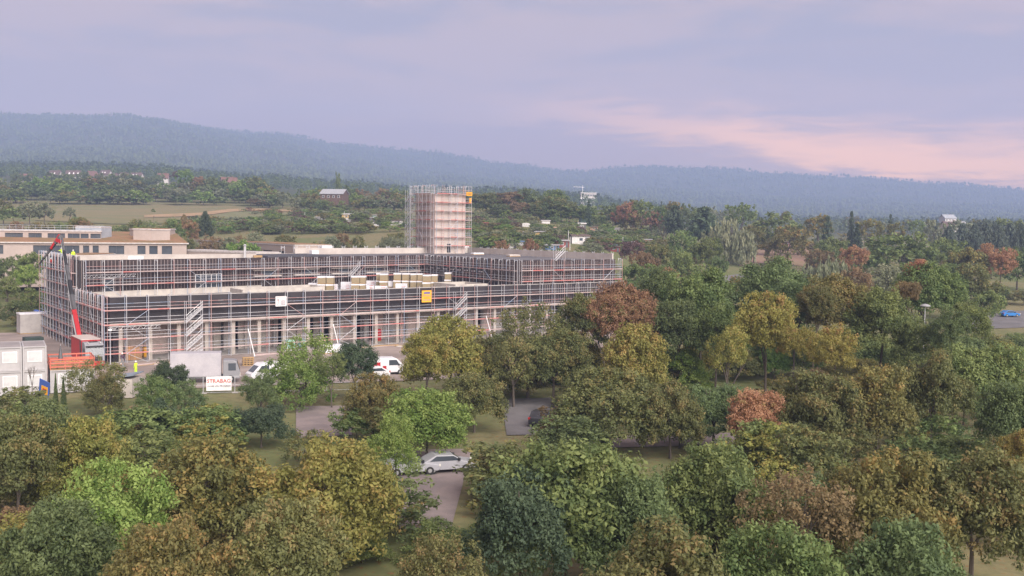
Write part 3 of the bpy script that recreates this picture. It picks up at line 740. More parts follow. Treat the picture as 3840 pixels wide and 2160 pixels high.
def tree(px, ytop, Y, wpx, kind, pal, label, det=None, group=None, zg=None, bark=None, name=None):
    """tree standing on the land at distance Y under photo column px, as tall as photo row ytop"""
    global tree_i; tree_i += 1; rr = random.Random(tree_i * 17 + int(px))
    p = at(px, ytop, Y); zg = Z(p.x, p.y) if zg is None else zg; h = max((p.z - zg) * 1.06, 1.0); w = wpx / FPX * Y
    if det is None: det = 'near' if Y < 175 else ('mid' if Y < 420 else 'far')
    cr, tk = lib(kind, det, rr.randrange(3 if det != 'near' else 4))
    root = empty(name or NAMES[kind], (p.x, p.y, zg - .05), rr.uniform(0, 6.28), label, 'shrub' if kind == 'bush' else 'tree', group)
    s = (w, w * rr.uniform(.85, 1.1), h)
    t = inst('trunk', tk, root, scale=(min(w, h * .8), min(w, h * .8), h) if kind != 'bare' else s)
    if bark: t.material_slots[0].link = 'OBJECT'; t.material_slots[0].material = bark
    if cr:
        hc = min(h, 1.22 * w) if kind in ('round', 'oval', 'wide', 'bush', 'sparse') else h
        c = inst('crown', cr, root, (0, 0, h - hc), scale=(s[0], s[1], hc)); c.material_slots[0].link = 'OBJECT'; c.material_slots[0].material = F[pal]
    return root
# --- along the site edge (nearest row), left to right
T_ = [
 (357, 1342, 104, 215, 'sparse', 'olive', 'olive thin-leaved tree in front of the red-railed deck'),
 (395, 1385, 101, 150, 'bush', 'olive', 'olive bushy growth beside the thin tree before the red truck'),
 (208, 1405, 104, 34, 'spruce', 'dark', 'left one of two small dark conifers before the white container'),
 (237, 1418, 103, 36, 'spruce', 'dark', 'right one of two small dark conifers before the white container'),
 (575, 1395, 97, 130, 'bush', 'green', 'fresh green shrub right of the grey roofed kiosk'),
 (625, 1352, 104, 135, 'oval', 'conifer', 'dark evergreen bush with upright shoots, left of the white banner'),
 (700, 1425, 100, 150, 'bush', 'dark', 'low dark evergreen shrub directly left of the white banner'),
 (975, 1385, 102, 130, 'bush', 'dark', 'dark evergreen shrub in front of the white van'),
 (1150, 1243, 112, 225, 'sparse', 'bright', 'bright green light-leaved tree right of the white van'),
 (1120, 1330, 108, 240, 'bush', 'bright', 'bright green undergrowth below the light-leaved tree'),
 (1245, 1325, 108, 130, 'sparse', 'green', 'small green tree between bright green tree and dark yew'),
 (1330, 1285, 112, 150, 'oval', 'conifer', 'dark dense yew standing before the open ground floor'),
 (1690, 1200, 112, 330, 'wide', 'ygreen', 'broad yellow-green tree before the right scaffold stair'),
 (1600, 1260, 106, 180, 'round', 'ygreen', 'lower yellow-green tree left of the broad yellow-green one'),
 (1985, 1132, 116, 270, 'sparse', 'olive', 'open thin-branched tree before the right half of the long front'),
 (1930, 1265, 110, 240, 'sparse', 'olive', 'low thin olive shrub right of the broad yellow-green tree'),
 (118, 1305, 110, 85, 'bare', 'brown', 'leafless twiggy shrub before the white containers'),
 (2080, 1240, 112, 230, 'round', 'olive', 'olive tree under the open thin-branched tree'),
 (2185, 1100, 124, 210, 'oval', 'olive', 'olive-green tree left of the rust-brown tree'),
 (2335, 1056, 126, 215, 'oval', 'rust', 'rust-brown tree at the right end of the building'),
 (2270, 1120, 122, 170, 'round', 'rust', 'rust-brown low crown leaning left of the rust-brown tree'),
 (2410, 1140, 122, 150, 'round', 'rust', 'rust-brown low crown right of the rust-brown tree'),
 (2375, 1222, 104, 260, 'round', 'ygreen', 'yellow-green rounded tree below the rust-brown tree'),
 (2480, 1020, 140, 150, 'oval', 'dark', 'dark green narrow tree between rust-brown and tall green trees'),
 (2635, 1003, 128, 270, 'oval', 'green', 'tallest green tree right of the rust-brown tree'),
 (2560, 1130, 122, 220, 'round', 'dark', 'dark green crown at the left foot of the tallest green tree'),
 (2690, 1150, 120, 200, 'round', 'green', 'green crown at the right foot of the tallest green tree'),
 (2900, 985, 140, 270, 'oval', 'dark', 'deep green full tree behind the yellow maple'),
 (2985, 1075, 132, 160, 'round', 'dark', 'deep green side crown right of the yellow maple'),
 (2880, 1115, 112, 230, 'round', 'yellow', 'yellow maple in front of the deep green tree'),
 (2990, 1215, 108, 120, 'bush', 'yellow', 'yellow low bush right under the yellow maple'),
 (2740, 1235, 102, 200, 'sparse', 'ygreen', 'bare-twigged shrub with few yellow leaves left of the yellow maple'),
 (3140, 1030, 126, 235, 'oval', 'turning', 'orange-topped tree right of the deep green tree'),
 (3060, 1085, 122, 130, 'round', 'olive', 'olive tree between deep green tree and orange-topped tree'),
 (3130, 1213, 100, 170, 'bush', 'yellow', 'yellow-green shrub top at the edge under the orange-topped tree'),
 (3310, 1078, 120, 250, 'oval', 'green', 'green tree with pale highlights right of the orange-topped tree'),
 (3400, 1060, 130, 95, 'oval', 'brown', 'straw-brown slender tree right of the pale-lit green tree'),
 (3490, 985, 150, 220, 'oval', 'green', 'green tree with orange crest left of the disc lamp'),
 (3440, 990, 152, 110, 'round', 'orange', 'orange crest of leaves left in the green tree by the disc lamp'),
 (3640, 1115, 118, 170, 'bush', 'green', 'green shrub right of the disc lamp'),
 (3560, 1165, 112, 140, 'bush', 'dark', 'dark green shrub below the disc lamp'),
 (3450, 1175, 116, 190, 'bush', 'green', 'green shrub hiding the foot of the disc lamp'),
]
for t in T_: tree(*t)
# --- foreground below the site
N_ = [
 (60, 1560, 62, 330, 'round', 'olive', 'dark olive tree in the lower left corner'),
 (150, 1500, 78, 220, 'round', 'dark', 'dark green tree behind the lower left corner tree'),
 (330, 1548, 66, 330, 'oval', 'ygreen', 'yellow-green tree second from the left in the foreground'),
 (420, 1760, 48, 420, 'round', 'bright', 'lush green low tree at the lower left front'),
 (600, 1500, 88, 230, 'spruce', 'conifer', 'dark conifer below the white banner, left'),
 (700, 1505, 86, 170, 'bush', 'conifer', 'dark evergreen bush below the white banner'),
 (760, 1640, 58, 470, 'round', 'turning', 'large brownish-yellow tree in the left foreground'),
 (980, 1500, 88, 220, 'oval', 'conifer', 'dark conifer below the white van'),
 (1220, 1662, 56, 480, 'round', 'ygreen', 'large yellow-olive tree in the centre-left foreground'),
 (1060, 1900, 42, 420, 'round', 'olive', 'olive tree at the bottom edge left of centre'),
 (660, 1960, 40, 460, 'round', 'turning', 'brown-olive tree at the bottom edge, left'),
 (180, 1900, 44, 420, 'round', 'dark', 'dark tree at the bottom edge, far left'),
 (1400, 1410, 92, 190, 'round', 'turning', 'olive-gold tree below the second white van'),
 (1600, 1470, 82, 310, 'round', 'bright', 'bright green rounded tree in the middle foreground'),
 (1780, 1400, 96, 220, 'round', 'olive', 'olive tree right behind the bright green rounded tree'),
 (1480, 1560, 72, 200, 'bush', 'bright', 'bright green shrub at the left foot of the rounded tree'),
 (2290, 1395, 88, 360, 'round', 'olive', 'broad olive tree in the middle right foreground'),
 (2520, 1440, 86, 250, 'oval', 'olive', 'olive tree right of the broad olive tree'),
 (2680, 1420, 90, 220, 'oval', 'dark', 'dark green tree left of the red shrub'),
 (2130, 1675, 52, 600, 'wide', 'green', 'big fresh-green tree at the bottom centre'),
 (1960, 1740, 49, 420, 'oval', 'conifer', 'black-green conifer at the bottom centre'),
 (2380, 1770, 50, 420, 'oval', 'dark', 'dark green crown right of the black-green conifer'),
 (2840, 1470, 84, 190, 'round', 'orange', 'red-orange shrub in the right foreground'),
 (3080, 1400, 84, 300, 'round', 'olive', 'olive-brown tree right of the red-orange shrub'),
 (3300, 1380, 86, 300, 'round', 'turning', 'brown-green tree in the right foreground'),
 (3500, 1330, 88, 260, 'round', 'olive', 'olive tree left of the right-edge green trees'),
 (3690, 1260, 92, 300, 'oval', 'green', 'tall green tree near the right edge'),
 (3800, 1450, 72, 260, 'round', 'dark', 'dark green tree on the right edge'),
 (2700, 1690, 56, 420, 'round', 'green', 'green tree at the bottom right of centre'),
 (3000, 1760, 52, 420, 'sparse', 'brown', 'thin brownish tree in the lower right'),
 (3330, 1700, 54, 460, 'round', 'turning', 'brown-tinged green tree in the lower right'),
 (3660, 1700, 54, 430, 'round', 'olive', 'olive tree in the lower right corner'),
 (3840, 1620, 60, 150, 'oval', 'yellow', 'slim yellow tree cut by the right edge'),
 (2480, 2000, 40, 520, 'round', 'olive', 'olive tree at the bottom edge right of centre'),
 (2960, 1990, 41, 480, 'round', 'green', 'green tree at the bottom edge, right'),
 (3420, 1990, 41, 500, 'round', 'dark', 'dark tree at the bottom edge, far right'),
 (1640, 2010, 44, 330, 'bush', 'olive', 'olive shrub at the bottom edge, centre'),
]
for t in N_: tree(*t)
# --- undergrowth filling the foreground between the trees
ug = random.Random(77); UG = []
for _ in range(150):
    x = ug.uniform(1450, 3840) if ug.random() < .72 else ug.uniform(0, 1450); y = ug.uniform(1500, 2080) if x < 1500 else ug.uniform(1310, 2080)
    if 1450 < x < 1790 and 1640 < y < 2010: continue
    if 1950 < x < 2130 and 1500 < y < 1640: continue
    if 980 < x < 1330 and 1500 < y < 1640: continue
    if 3560 < x and y < 1330: continue
    if 2200 < x < 2760 and 1600 < y < 1700: continue
    UG.append((x, y))
UG.sort()
for i, (x, y) in enumerate(UG):
    g_ = ground_at(x, y + 90)
    if g_ is None: continue
    hpx = ug.uniform(2.0, 4.6) * FPX / g_.y
    tree(x, y + 90 - hpx, g_.y, hpx * ug.uniform(1.1, 1.8), ug.choice(['bush', 'bush', 'round']), ug.choice(['green', 'olive', 'olive', 'dark', 'turning', 'brown', 'ygreen', 'green']), ordn(i) + ' from the left of the undergrowth filling the foreground', group='foreground undergrowth', name='undergrowth_shrub', det='mid' if g_.y > 60 else 'near')
US = sorted([(ug.uniform(2380, 3800), ug.uniform(1330, 1480)) for _ in range(46)] + [(ug.uniform(1800, 2400), ug.uniform(1400, 1490)) for _ in range(14)])
for i, (x, y) in enumerate(US):
    g_ = ground_at(x, y)
    if g_ is None or (x > 3600 and y < 1380): continue
    hpx = ug.uniform(3.2, 6.0) * FPX / g_.y
    tree(x, y - hpx, g_.y, hpx * ug.uniform(1.1, 1.5), ug.choice(['bush', 'round', 'oval']), ug.choice(['green', 'olive', 'dark', 'green', 'ygreen', 'turning', 'bright']), ordn(i) + ' from the left of the thicket under the right-hand trees', group='thicket under the right-hand trees', name='thicket_shrub')
# --- right-hand parkland beyond the site
P_ = [
 (3105, 952, 250, 185, 'willow', 'willow', 'pale grey-green willow before the orange-red tree'),
 (3335, 985, 240, 160, 'round', 'willow', 'light green domed tree right of the pale willow'),
 (3205, 918, 290, 100, 'round', 'orange', 'bright orange-red tree in the parkland'),
 (3385, 880, 300, 280, 'wide', 'green', 'broad dark green tree right of the orange-red tree'),
 (3560, 888, 320, 130, 'round', 'green', 'green tree right behind the broad dark green tree'),
 (3545, 925, 285, 90, 'bare', 'brown', 'leafless grey tree right of the broad dark green tree'),
 (3620, 922, 290, 150, 'round', 'turning', 'olive tree tipped orange near the right edge'),
 (3700, 920, 300, 70, 'round', 'orange', 'small orange tree top between olive and copper trees'),
 (3755, 930, 285, 115, 'oval', 'orange', 'copper-orange tree near the right edge'),
 (3650, 1000, 225, 190, 'round', 'olive', 'olive-brown tree below the copper-orange tree'),
 (3570, 985, 230, 120, 'oval', 'green', 'green tree left of the olive-brown tree'),
 (3820, 925, 300, 150, 'oval', 'green', 'tall green tree on the right edge of the parkland'),
 (2740, 828, 370, 180, 'willow', 'willow', 'weeping grey-green willow beside the brown lawn'),
 (2955, 845, 380, 145, 'oval', 'turning', 'yellow-olive oak standing on the brown lawn'),
 (3105, 806, 430, 92, 'spruce', 'conifer', 'broad dark spruce right of the yellow-olive oak'),
 (3195, 790, 450, 55, 'spruce', 'conifer', 'tall spindly conifer right of the broad dark spruce'),
 (3215, 842, 410, 80, 'spruce', 'conifer', 'dark spruce above the orange-red tree'),
 (3070, 798, 455, 110, 'oval', 'turning', 'orange-olive tree behind the broad dark spruce'),
 (3260, 812, 440, 95, 'oval', 'turning', 'orange tree right of the spindly conifer'),
 (2930, 800, 450, 170, 'wide', 'green', 'wide green tree behind the yellow-olive oak'),
 (2640, 775, 430, 130, 'pine', 'conifer', 'red-trunked pine at the left of the parkland'),
 (2530, 768, 450, 90, 'pine', 'conifer', 'dark pine left of the red-trunked pine'),
 (2490, 808, 400, 60, 'bare', 'brown', 'bare pale birch among the gardens'),
 (2780, 750, 520, 110, 'oval', 'green', 'rounded green tree top above the parkland'),
 (2830, 842, 390, 90, 'round', 'olive', 'olive tree between weeping willow and yellow-olive oak'),
 (3130, 885, 350, 130, 'round', 'green', 'green tree below the broad dark spruce'),
 (3085, 930, 320, 110, 'round', 'brown', 'brownish low tree left of the orange-red tree'),
 (3365, 832, 430, 80, 'round', 'olive', 'small light olive tree above the broad dark green tree'),
 (3500, 812, 460, 90, 'poplar', 'willow', 'pale tall poplar left of the dark pine row'),
 (3435, 820, 500, 60, 'oval', 'green', 'green tree beside the white house'),
 (3340, 800, 520, 50, 'spruce', 'conifer', 'dark pointed conifer left of the white house'),
 (2905, 955, 340, 80, 'round', 'olive', 'olive bush tree on the brown lawn edge'),
 (3215, 1010, 215, 130, 'round', 'brown', 'brown thinning tree below the orange-red tree'),
 (2560, 870, 330, 120, 'round', 'green', 'green tree left of the weeping willow'),
 (2650, 890, 300, 120, 'oval', 'green', 'green pointed tree below the red-trunked pine'),
 (2480, 910, 290, 110, 'oval', 'olive', 'olive tree below the bare birch'),
 (2560, 950, 260, 140, 'round', 'green', 'dark green bush tree above the tallest green tree'),
 (2420, 940, 265, 110, 'round', 'brown', 'reddish brown bush tree right of the wing end'),
 (2370, 985, 240, 110, 'round', 'green', 'green bush tree right behind the wing end'),
 (2450, 1000, 215, 120, 'round', 'green', 'green tree just behind the rust-brown tree'),
 (2510, 1010, 200, 60, 'oval', 'rust', 'small rust tree behind the dark green narrow tree'),
 (2760, 1040, 205, 70, 'oval', 'turning', 'golden slim tree between the two big green trees'),
 (2690, 960, 255, 90, 'round', 'dark', 'dark bush above the road bend'),
 (2370, 900, 300, 80, 'round', 'purple', 'purple-brown shrub in the gardens by the hedge'),
]
P_ += [(3700, 1085, 200, 120, 'round', 'green', 'green tree at the left end of the parking by the blue car'), (3840, 1090, 262, 110, 'round', 'olive', 'olive tree behind the blue car'), (3745, 1075, 268, 100, 'round', 'green', 'green tree left behind the blue car'), (3830, 1235, 165, 150, 'bush', 'green', 'green shrub below the blue car at the right edge'), (3720, 1240, 160, 150, 'bush', 'olive', 'olive shrub below the parking near the right edge')]
for t in P_: tree(*t)
for i, (x, y) in enumerate([(3560, 850), (3610, 838), (3655, 842), (3700, 832), (3745, 845), (3790, 835), (3830, 842)]):
    tree(x, y, 400 + (i % 2) * 25, 75, 'pine', 'pine', ordn(i) + ' from the left in the dark pine row at right', group='pine row at right')
for i, (x, y, c) in enumerate([(3600, 815, 'willow'), (3690, 812, 'pine'), (3770, 812, 'green'), (3830, 815, 'green')]):
    tree(x, y, 520, 95, 'oval', c, ordn(i) + ' from the left of the pale trees behind the pine row', group='trees behind the pine row')
# right-hand far trees between park and hills
rr = random.Random(5)
xs = sorted(rr.uniform(2440, 3840) for _ in range(46))
for i, x in enumerate(xs):
    Y = rr.uniform(560, 980); t = rr.choice(['oval', 'round', 'spruce', 'round', 'oval']); y = 768 + (x - 2440) * .045 + rr.uniform(-18, 22) + (8 if t != 'spruce' else -6)
    tree(x, y, Y, rr.uniform(42, 80) if t != 'spruce' else 30, t, 'conifer' if t == 'spruce' else rr.choice(['green', 'olive', 'willow', 'turning', 'olive']),
         ordn(i) + ' from the left in the hazy treeline behind the parkland', group='hazy treeline behind the parkland')
# extra parkland undergrowth
PR = sorted([(rr.uniform(2380, 3840), rr.uniform(860, 1010)) for _ in range(60)])
k = 0
for (x, y) in PR:
    if 2760 < x < 3050 and 930 < y < 1045: continue
    if 2640 < x < 2800 and 1000 < y: continue
    g_ = ground_at(x, y + 55)
    if g_ is None or g_.y < 215: continue
    tree(x, y, g_.y, rr.uniform(60, 110), rr.choice(['round', 'oval', 'bush']), rr.choice(['green', 'olive', 'dark', 'green', 'brown', 'turning']), ordn(k) + ' from the left of the mixed growth filling the parkland', group='mixed parkland growth'); k += 1
# --- olive willow row right behind the building, both sides of the tower
row = sorted([(rr.uniform(640, 1540), rr.uniform(872, 902)) for _ in range(26)])
for i, (x, y) in enumerate(row):
    tree(x, y + (1540 - x) * .004, rr.uniform(285, 315), rr.uniform(75, 105), rr.choice(['round', 'bush', 'willow', 'round']), rr.choice(['willow', 'olive', 'olive', 'willow', 'brown']), ordn(i) + ' from the left in the olive hedgerow behind the building', group='olive hedgerow behind the building', name='hedgerow_tree')
for i, (x, y, w, c, l) in enumerate([(905, 895, 130, 'bright', 'fresh green round tree before the long school wing'), (1180, 905, 70, 'green', 'green tree in the hedgerow above the roof pallets'), (770, 795, 75, 'conifer', 'dark blue-green pine before the dry field'), (690, 805, 55, 'brown', 'grey-brown slim tree left of the dark pine'),
      (1880, 905, 62, 'rust', 'left one of two round rusty trees behind the right wing'), (1988, 900, 68, 'rust', 'right one of two round rusty trees behind the right wing'), (1530, 905, 60, 'turning', 'golden tree at the left foot of the tower')]):
    tree(x, y, [262, 275, 350, 350, 285, 285, 300][i], w, 'pine' if 'pine' in l.split(' before')[0] else 'round', c, l)
row = sorted([(rr.uniform(1770, 2300), rr.uniform(922, 940)) for _ in range(15)])
for i, (x, y) in enumerate(row):
    tree(x, y + (x - 1770) * .03, rr.uniform(275, 295), rr.uniform(60, 95), rr.choice(['bush', 'round']), rr.choice(['olive', 'willow', 'green', 'olive']), ordn(i) + ' from the left in the low bushes behind the right wing', group='bushes behind the right wing')
# --- left: trees between the school and the field
row = sorted([(rr.uniform(20, 720), rr.uniform(815, 850)) for _ in range(24)])
for i, (x, y) in enumerate(row):
    tree(x, y, rr.uniform(320, 370), rr.uniform(60, 95), rr.choice(['round', 'bush', 'oval']), rr.choice(['olive', 'green', 'turning', 'willow', 'rust', 'green']), ordn(i) + ' from the left in the bushes behind the school roof', group='bushes behind the school', name='hedgerow_tree')
for i, (x, y, w, c) in enumerate([(110, 752, 90, 'willow'), (165, 758, 80, 'willow'), (258, 775, 50, 'willow'), (50, 770, 110, 'green'), (575, 785, 16, 'green'), (12, 740, 80, 'olive')]):
    tree(x, y, 430, w, 'round', c, ['tall pale green tree at the left edge of the dry field', 'second pale green tree at the left of the dry field', 'slim pale green tree alone before the dry field', 'green tree below the pale ones at the left edge', 'tiny lone green bush in the dry field', 'olive tree cut by the left edge beside the field'][i])
for i, (x, y, w, c) in enumerate([(110, 945, 110, 'green'), (105, 1000, 90, 'bright'), (125, 1085, 110, 'green'), (60, 1120, 110, 'dark'), (20, 960, 120, 'dark'), (100, 1165, 120, 'olive'), (30, 1045, 90, 'green')]):
    tree(x, y, [225, 212, 196, 188, 230, 180, 205][i], w, 'round', c, ['dark green tree beside the tall left scaffold', 'bright green small tree left of the tall scaffold', 'green shrub tree by the blue parasol', 'dark green tree at the left edge below the parasol', 'dark tree at the left edge near the school', 'olive bush tree above the foil-covered stack', 'green tree at the left edge left of the parasol'][i])
# --- the dark tree belt behind field and gardens
row = sorted([(rr.uniform(-40, 1010), j) for j in range(3) for _ in range(32)])
for i, (x, j) in enumerate(row):
    Y = 625 + j * 38; y = 722 - j * 24 + rr.uniform(-16, 14) - (x > 900) * 2 + (x < 150) * -4
    tree(x, y, Y, rr.uniform(70, 125), rr.choice(['round', 'oval', 'bush', 'round']), rr.choice(['dark', 'green', 'olive', 'green', 'willow', 'turning', 'dark', 'bright']), ordn(i) + ' from the left in the dark belt behind the dry field', group='tree belt behind the field', name='belt_tree')
for x, y, w, k_, c, l in [(697, 632, 70, 'round', 'bright', 'tall fresh green tree top by the village'), (655, 645, 30, 'round', 'purple', 'small purple tree left of the fresh green tree top'), (750, 660, 50, 'round', 'rust', 'pale brown tree right of the fresh green tree top'), (800, 660, 75, 'round', 'dark', 'dark tree right of the pale brown tree'),
    (350, 665, 38, 'oval', 'orange', 'orange tree below the village houses'), (690, 700, 80, 'round', 'turning', 'golden-topped tree in the belt'), (815, 685, 120, 'round', 'green', 'large grey-green dome in the belt'), (905, 710, 45, 'round', 'orange', 'orange tree in the belt right of the grey-green dome'), (940, 700, 45, 'round', 'orange', 'second orange tree right of the grey-green dome'),
    (1268, 640, 26, 'poplar', 'dark', 'slim dark poplar above the barn'), (1215, 695, 60, 'round', 'dark', 'dark tree above the barn'), (1310, 690, 70, 'round', 'dark', 'dark tree right of the slim poplar')]:
    tree(x, y, 700 if x < 1200 else 640, w, k_, c, l)
row = sorted([(rr.uniform(960, 1540), j) for j in range(3) for _ in range(22)])
for i, (x, j) in enumerate(row):
    Y = 560 + j * 40; y = 745 - j * 16 + rr.uniform(-14, 12)
    if 1205 < x < 1330 and j < 2: y += 26
    tree(x, y, Y, rr.uniform(55, 95), rr.choice(['round', 'oval', 'bush']), rr.choice(['green', 'olive', 'willow', 'turning', 'green', 'brown', 'bright']), ordn(i) + ' from the left in the belt between barn and tower', group='tree belt between barn and tower', name='belt_tree')
row = sorted([(rr.uniform(1720, 2120), rr.uniform(712, 735), 520) for _ in range(10)] + [(rr.uniform(1780, 2240), rr.uniform(740, 775), 480) for _ in range(12)])
for i, (x, y, Y) in enumerate(row):
    tree(x, y, Y, rr.uniform(85, 140), rr.choice(['round', 'oval']), 'brown' if 1900 < x < 1960 else rr.choice(['dark', 'green', 'green', 'dark', 'olive']), ordn(i) + ' from the left of the big dark trees right of the tower', group='big dark trees right of the tower', det='mid')
tree(2208, 748, 470, 45, 'spruce', 'conifer', 'lone layered conifer below the white hotel')
row = sorted([(rr.uniform(2260, 2600), rr.uniform(748, 790)) for _ in range(16)])
for i, (x, y) in enumerate(row):
    tree(x, y, rr.uniform(460, 540), rr.uniform(70, 110), rr.choice(['round', 'oval']), rr.choice(['olive', 'olive', 'dark', 'rust', 'turning', 'green']), ordn(i) + ' from the left in the olive wood right of the hotel', group='olive wood right of the hotel')
row = sorted([(60 + k_ * 13 + rr.uniform(-6, 6), rr.uniform(643, 670)) for k_ in range(42)])
for i, (x, y) in enumerate(row):
    tree(x, y, rr.uniform(850, 885), rr.uniform(34, 56), rr.choice(['round', 'oval', 'spruce', 'round']), rr.choice(['dark', 'green', 'dark', 'olive']), ordn(i) + ' from the left of the garden trees between the village houses', group='trees between the village houses', name='village_tree')
row = sorted([(rr.uniform(1190, 1300), rr.uniform(742, 752)) for _ in range(7)])
for i, (x, y) in enumerate(row):
    tree(x, y, 545, rr.uniform(26, 44), 'bush', rr.choice(['green', 'olive', 'dark']), ordn(i) + ' from the left of the bushes hiding the foot of the barn', group='bushes before the barn')
# low scrub line along the far field edge
row = sorted([(rr.uniform(860, 1540), rr.uniform(768, 790)) for _ in range(26)])
for i, (x, y) in enumerate(row):
    g_ = ground_at(x, y + 18); 
    if g_: tree(x, y, min(g_.y, 600), rr.uniform(26, 52), 'bush', rr.choice(['brown', 'purple', 'green', 'willow', 'rust']), ordn(i) + ' from the left of the scrub along the far field edge', group='scrub along the field')
# --- bushes and fruit trees of the allotment gardens
HUTXY = [(2028, 888, 38), (2089, 873, 16), (2178, 916, 60), (2108, 928, 48), (2070, 940, 46), (2300, 944, 44), (2370, 924, 54), (2303, 871, 34), (2183, 861, 24), (2195, 840, 36), (2205, 816, 18), (2125, 814, 38), (2047, 838, 28), (1971, 850, 25), (1955, 921, 28), (1812, 852, 32), (1833, 888, 28), (1968, 886, 22), (2278, 821, 34), (2225, 866, 26), (2430, 915, 22), (1299, 821, 32), (1391, 832, 32), (1482, 845, 36), (1415, 849, 24), (1201, 827, 38), (1300, 832, 22), (1410, 818, 24), (1505, 855, 24)]
REST = []
def gardens(x0, x1, ya, yb, n, label, group, seed, nmax=150):
    q = random.Random(seed); pts = []
    for _ in range(int(n * 2.4)):
        x = q.uniform(x0, x1); t = q.random(); y = ya(x) + (yb(x) - ya(x)) * t; 
        if any(abs(x - hx) < hw / 2 + 5 and hy - 6 < y < hy + 24 for hx, hy, hw in HUTXY): continue
        pts.append((x, y))
    pts.sort()
    sp = []
    for (x, y) in pts:
        g_ = ground_at(x, y)
        if g_ is None or g_.y > 640 or g_.y < 240: continue
        hm = q.uniform(1.9, 4.6); sp.append((hm * hm / g_.y ** 2, x, y, g_, hm))
    sp.sort(key=lambda t_: -t_[0]); keep = sorted(sp[:nmax], key=lambda t_: t_[1]); REST.extend(sp[nmax:])
    for i, (_, x, y, g_, hm) in enumerate(keep):
        hpx = hm * FPX / g_.y
        tree(x, y - hpx, g_.y, hpx * q.uniform(1.3, 2.4), q.choice(['bush', 'round', 'bush', 'oval']), ('purple' if q.random() < .05 else q.choice(['green', 'green', 'olive', 'willow', 'bright', 'green', 'dark', 'willow', 'turning'])), ordn(i) + label, group=group, det='far', name='garden_shrub')
gardens(1770, 2480, lambda x: 800 + (x - 1770) * .03, lambda x: 935 + (x - 1770) * .04, 180, ' from the left of the bushes in the hillside gardens right of the tower', 'garden bushes right of the tower', 21)
gardens(1000, 1545, lambda x: 806, lambda x: 880, 110, ' from the left of the bushes in the gardens left of the tower', 'garden bushes left of the tower', 22)
gardens(640, 1020, lambda x: 838, lambda x: 880, 34, ' from the left of the bushes at the near field edge', 'bushes at the near field edge', 23, 36)
g = np.random.default_rng(9); CC, RR, TT = [], [], []
for (_, x, y, g_, hm) in REST:
    for k in range(6):
        a = g.random() * 6.28; CC.append((g_.x + math.cos(a) * hm * .5 * g.random() * 1.6, g_.y + math.sin(a) * hm * .5, g_.z + hm * (.2 + .7 * g.random()))); RR.append(hm * .3); TT.append(g.random())
me = leaf_mesh('garden_greenery', np.array(CC), np.array(RR), 12, .22, 5, np.array(TT)); o = bpy.data.objects.new('garden_greenery', me); col.objects.link(o); tag(o, 'small green plants and low bushes filling the allotment gardens', 'plants', kind='stuff')

# --- far woods: each one mass of thousands of simple tree shapes
def woods(name, n, xr, Yr, hr, conifer, seed, pal, label):
    g = np.random.default_rng(seed)
    Y = np.exp(g.uniform(math.log(Yr[0]), math.log(Yr[1]), n)); px = g.uniform(*xr, n); X = (px - 1920) / FPX * Y
    z = Zs(X, Y); h = g.uniform(*hr, n); con = g.random(n) < conifer
    k = 6; ang = np.arange(k) * 2 * math.pi / k
    w = np.where(con, h * .17, h * .40) * g.uniform(.8, 1.25, n)
    rings = [(0.05, np.where(con, 1.0, .7)), (0.45, np.where(con, .62, 1.0)), (0.8, np.where(con, .28, .68))]
    V = np.zeros((n, 3 * k + 1, 3)); 
    for ri, (t, rad) in enumerate(rings):
        jit = g.uniform(.7, 1.3, (n, k)); rot = g.random(n)[:, None] * 6
        V[:, ri * k:(ri + 1) * k, 0] = X[:, None] + np.cos(ang + rot) * (w * rad)[:, None] * jit
        V[:, ri * k:(ri + 1) * k, 1] = Y[:, None] + np.sin(ang + rot) * (w * rad)[:, None] * jit
        V[:, ri * k:(ri + 1) * k, 2] = (z + h * t)[:, None] + (g.random((n, k)) - .5) * (h * .12)[:, None]
    V[:, -1] = np.stack([X, Y, z + h], 1)
    fs = []
    for r in range(2):
        for i in range(k): j = (i + 1) % k; fs += [(r * k + i, r * k + j, (r + 1) * k + j), (r * k + i, (r + 1) * k + j, (r + 1) * k + i)]
    for i in range(k): fs.append((2 * k + i, 2 * k + (i + 1) % k, 3 * k))
    fs = np.array(fs); m_ = 3 * k + 1
    Fi = (fs[None] + (np.arange(n) * m_)[:, None, None]).reshape(-1); nt = len(Fi) // 3
    me = bpy.data.meshes.new(name); me.vertices.add(n * m_); me.vertices.foreach_set('co', V.ravel()); me.loops.add(len(Fi)); me.loops.foreach_set('vertex_index', Fi)
    me.polygons.add(nt); me.polygons.foreach_set('loop_start', np.arange(0, len(Fi), 3)); me.polygons.foreach_set('loop_total', np.full(nt, 3)); me.update()
    a = me.attributes.new('tint', 'FLOAT', 'POINT'); a.data.foreach_set('value', np.repeat(np.clip(np.where(con, .2, .5) + g.normal(size=n) * .13, 0, 1), m_))
    me.materials.append(F[pal]); o = bpy.data.objects.new(name, me); col.objects.link(o); tag(o, label, 'forest', kind='stuff')
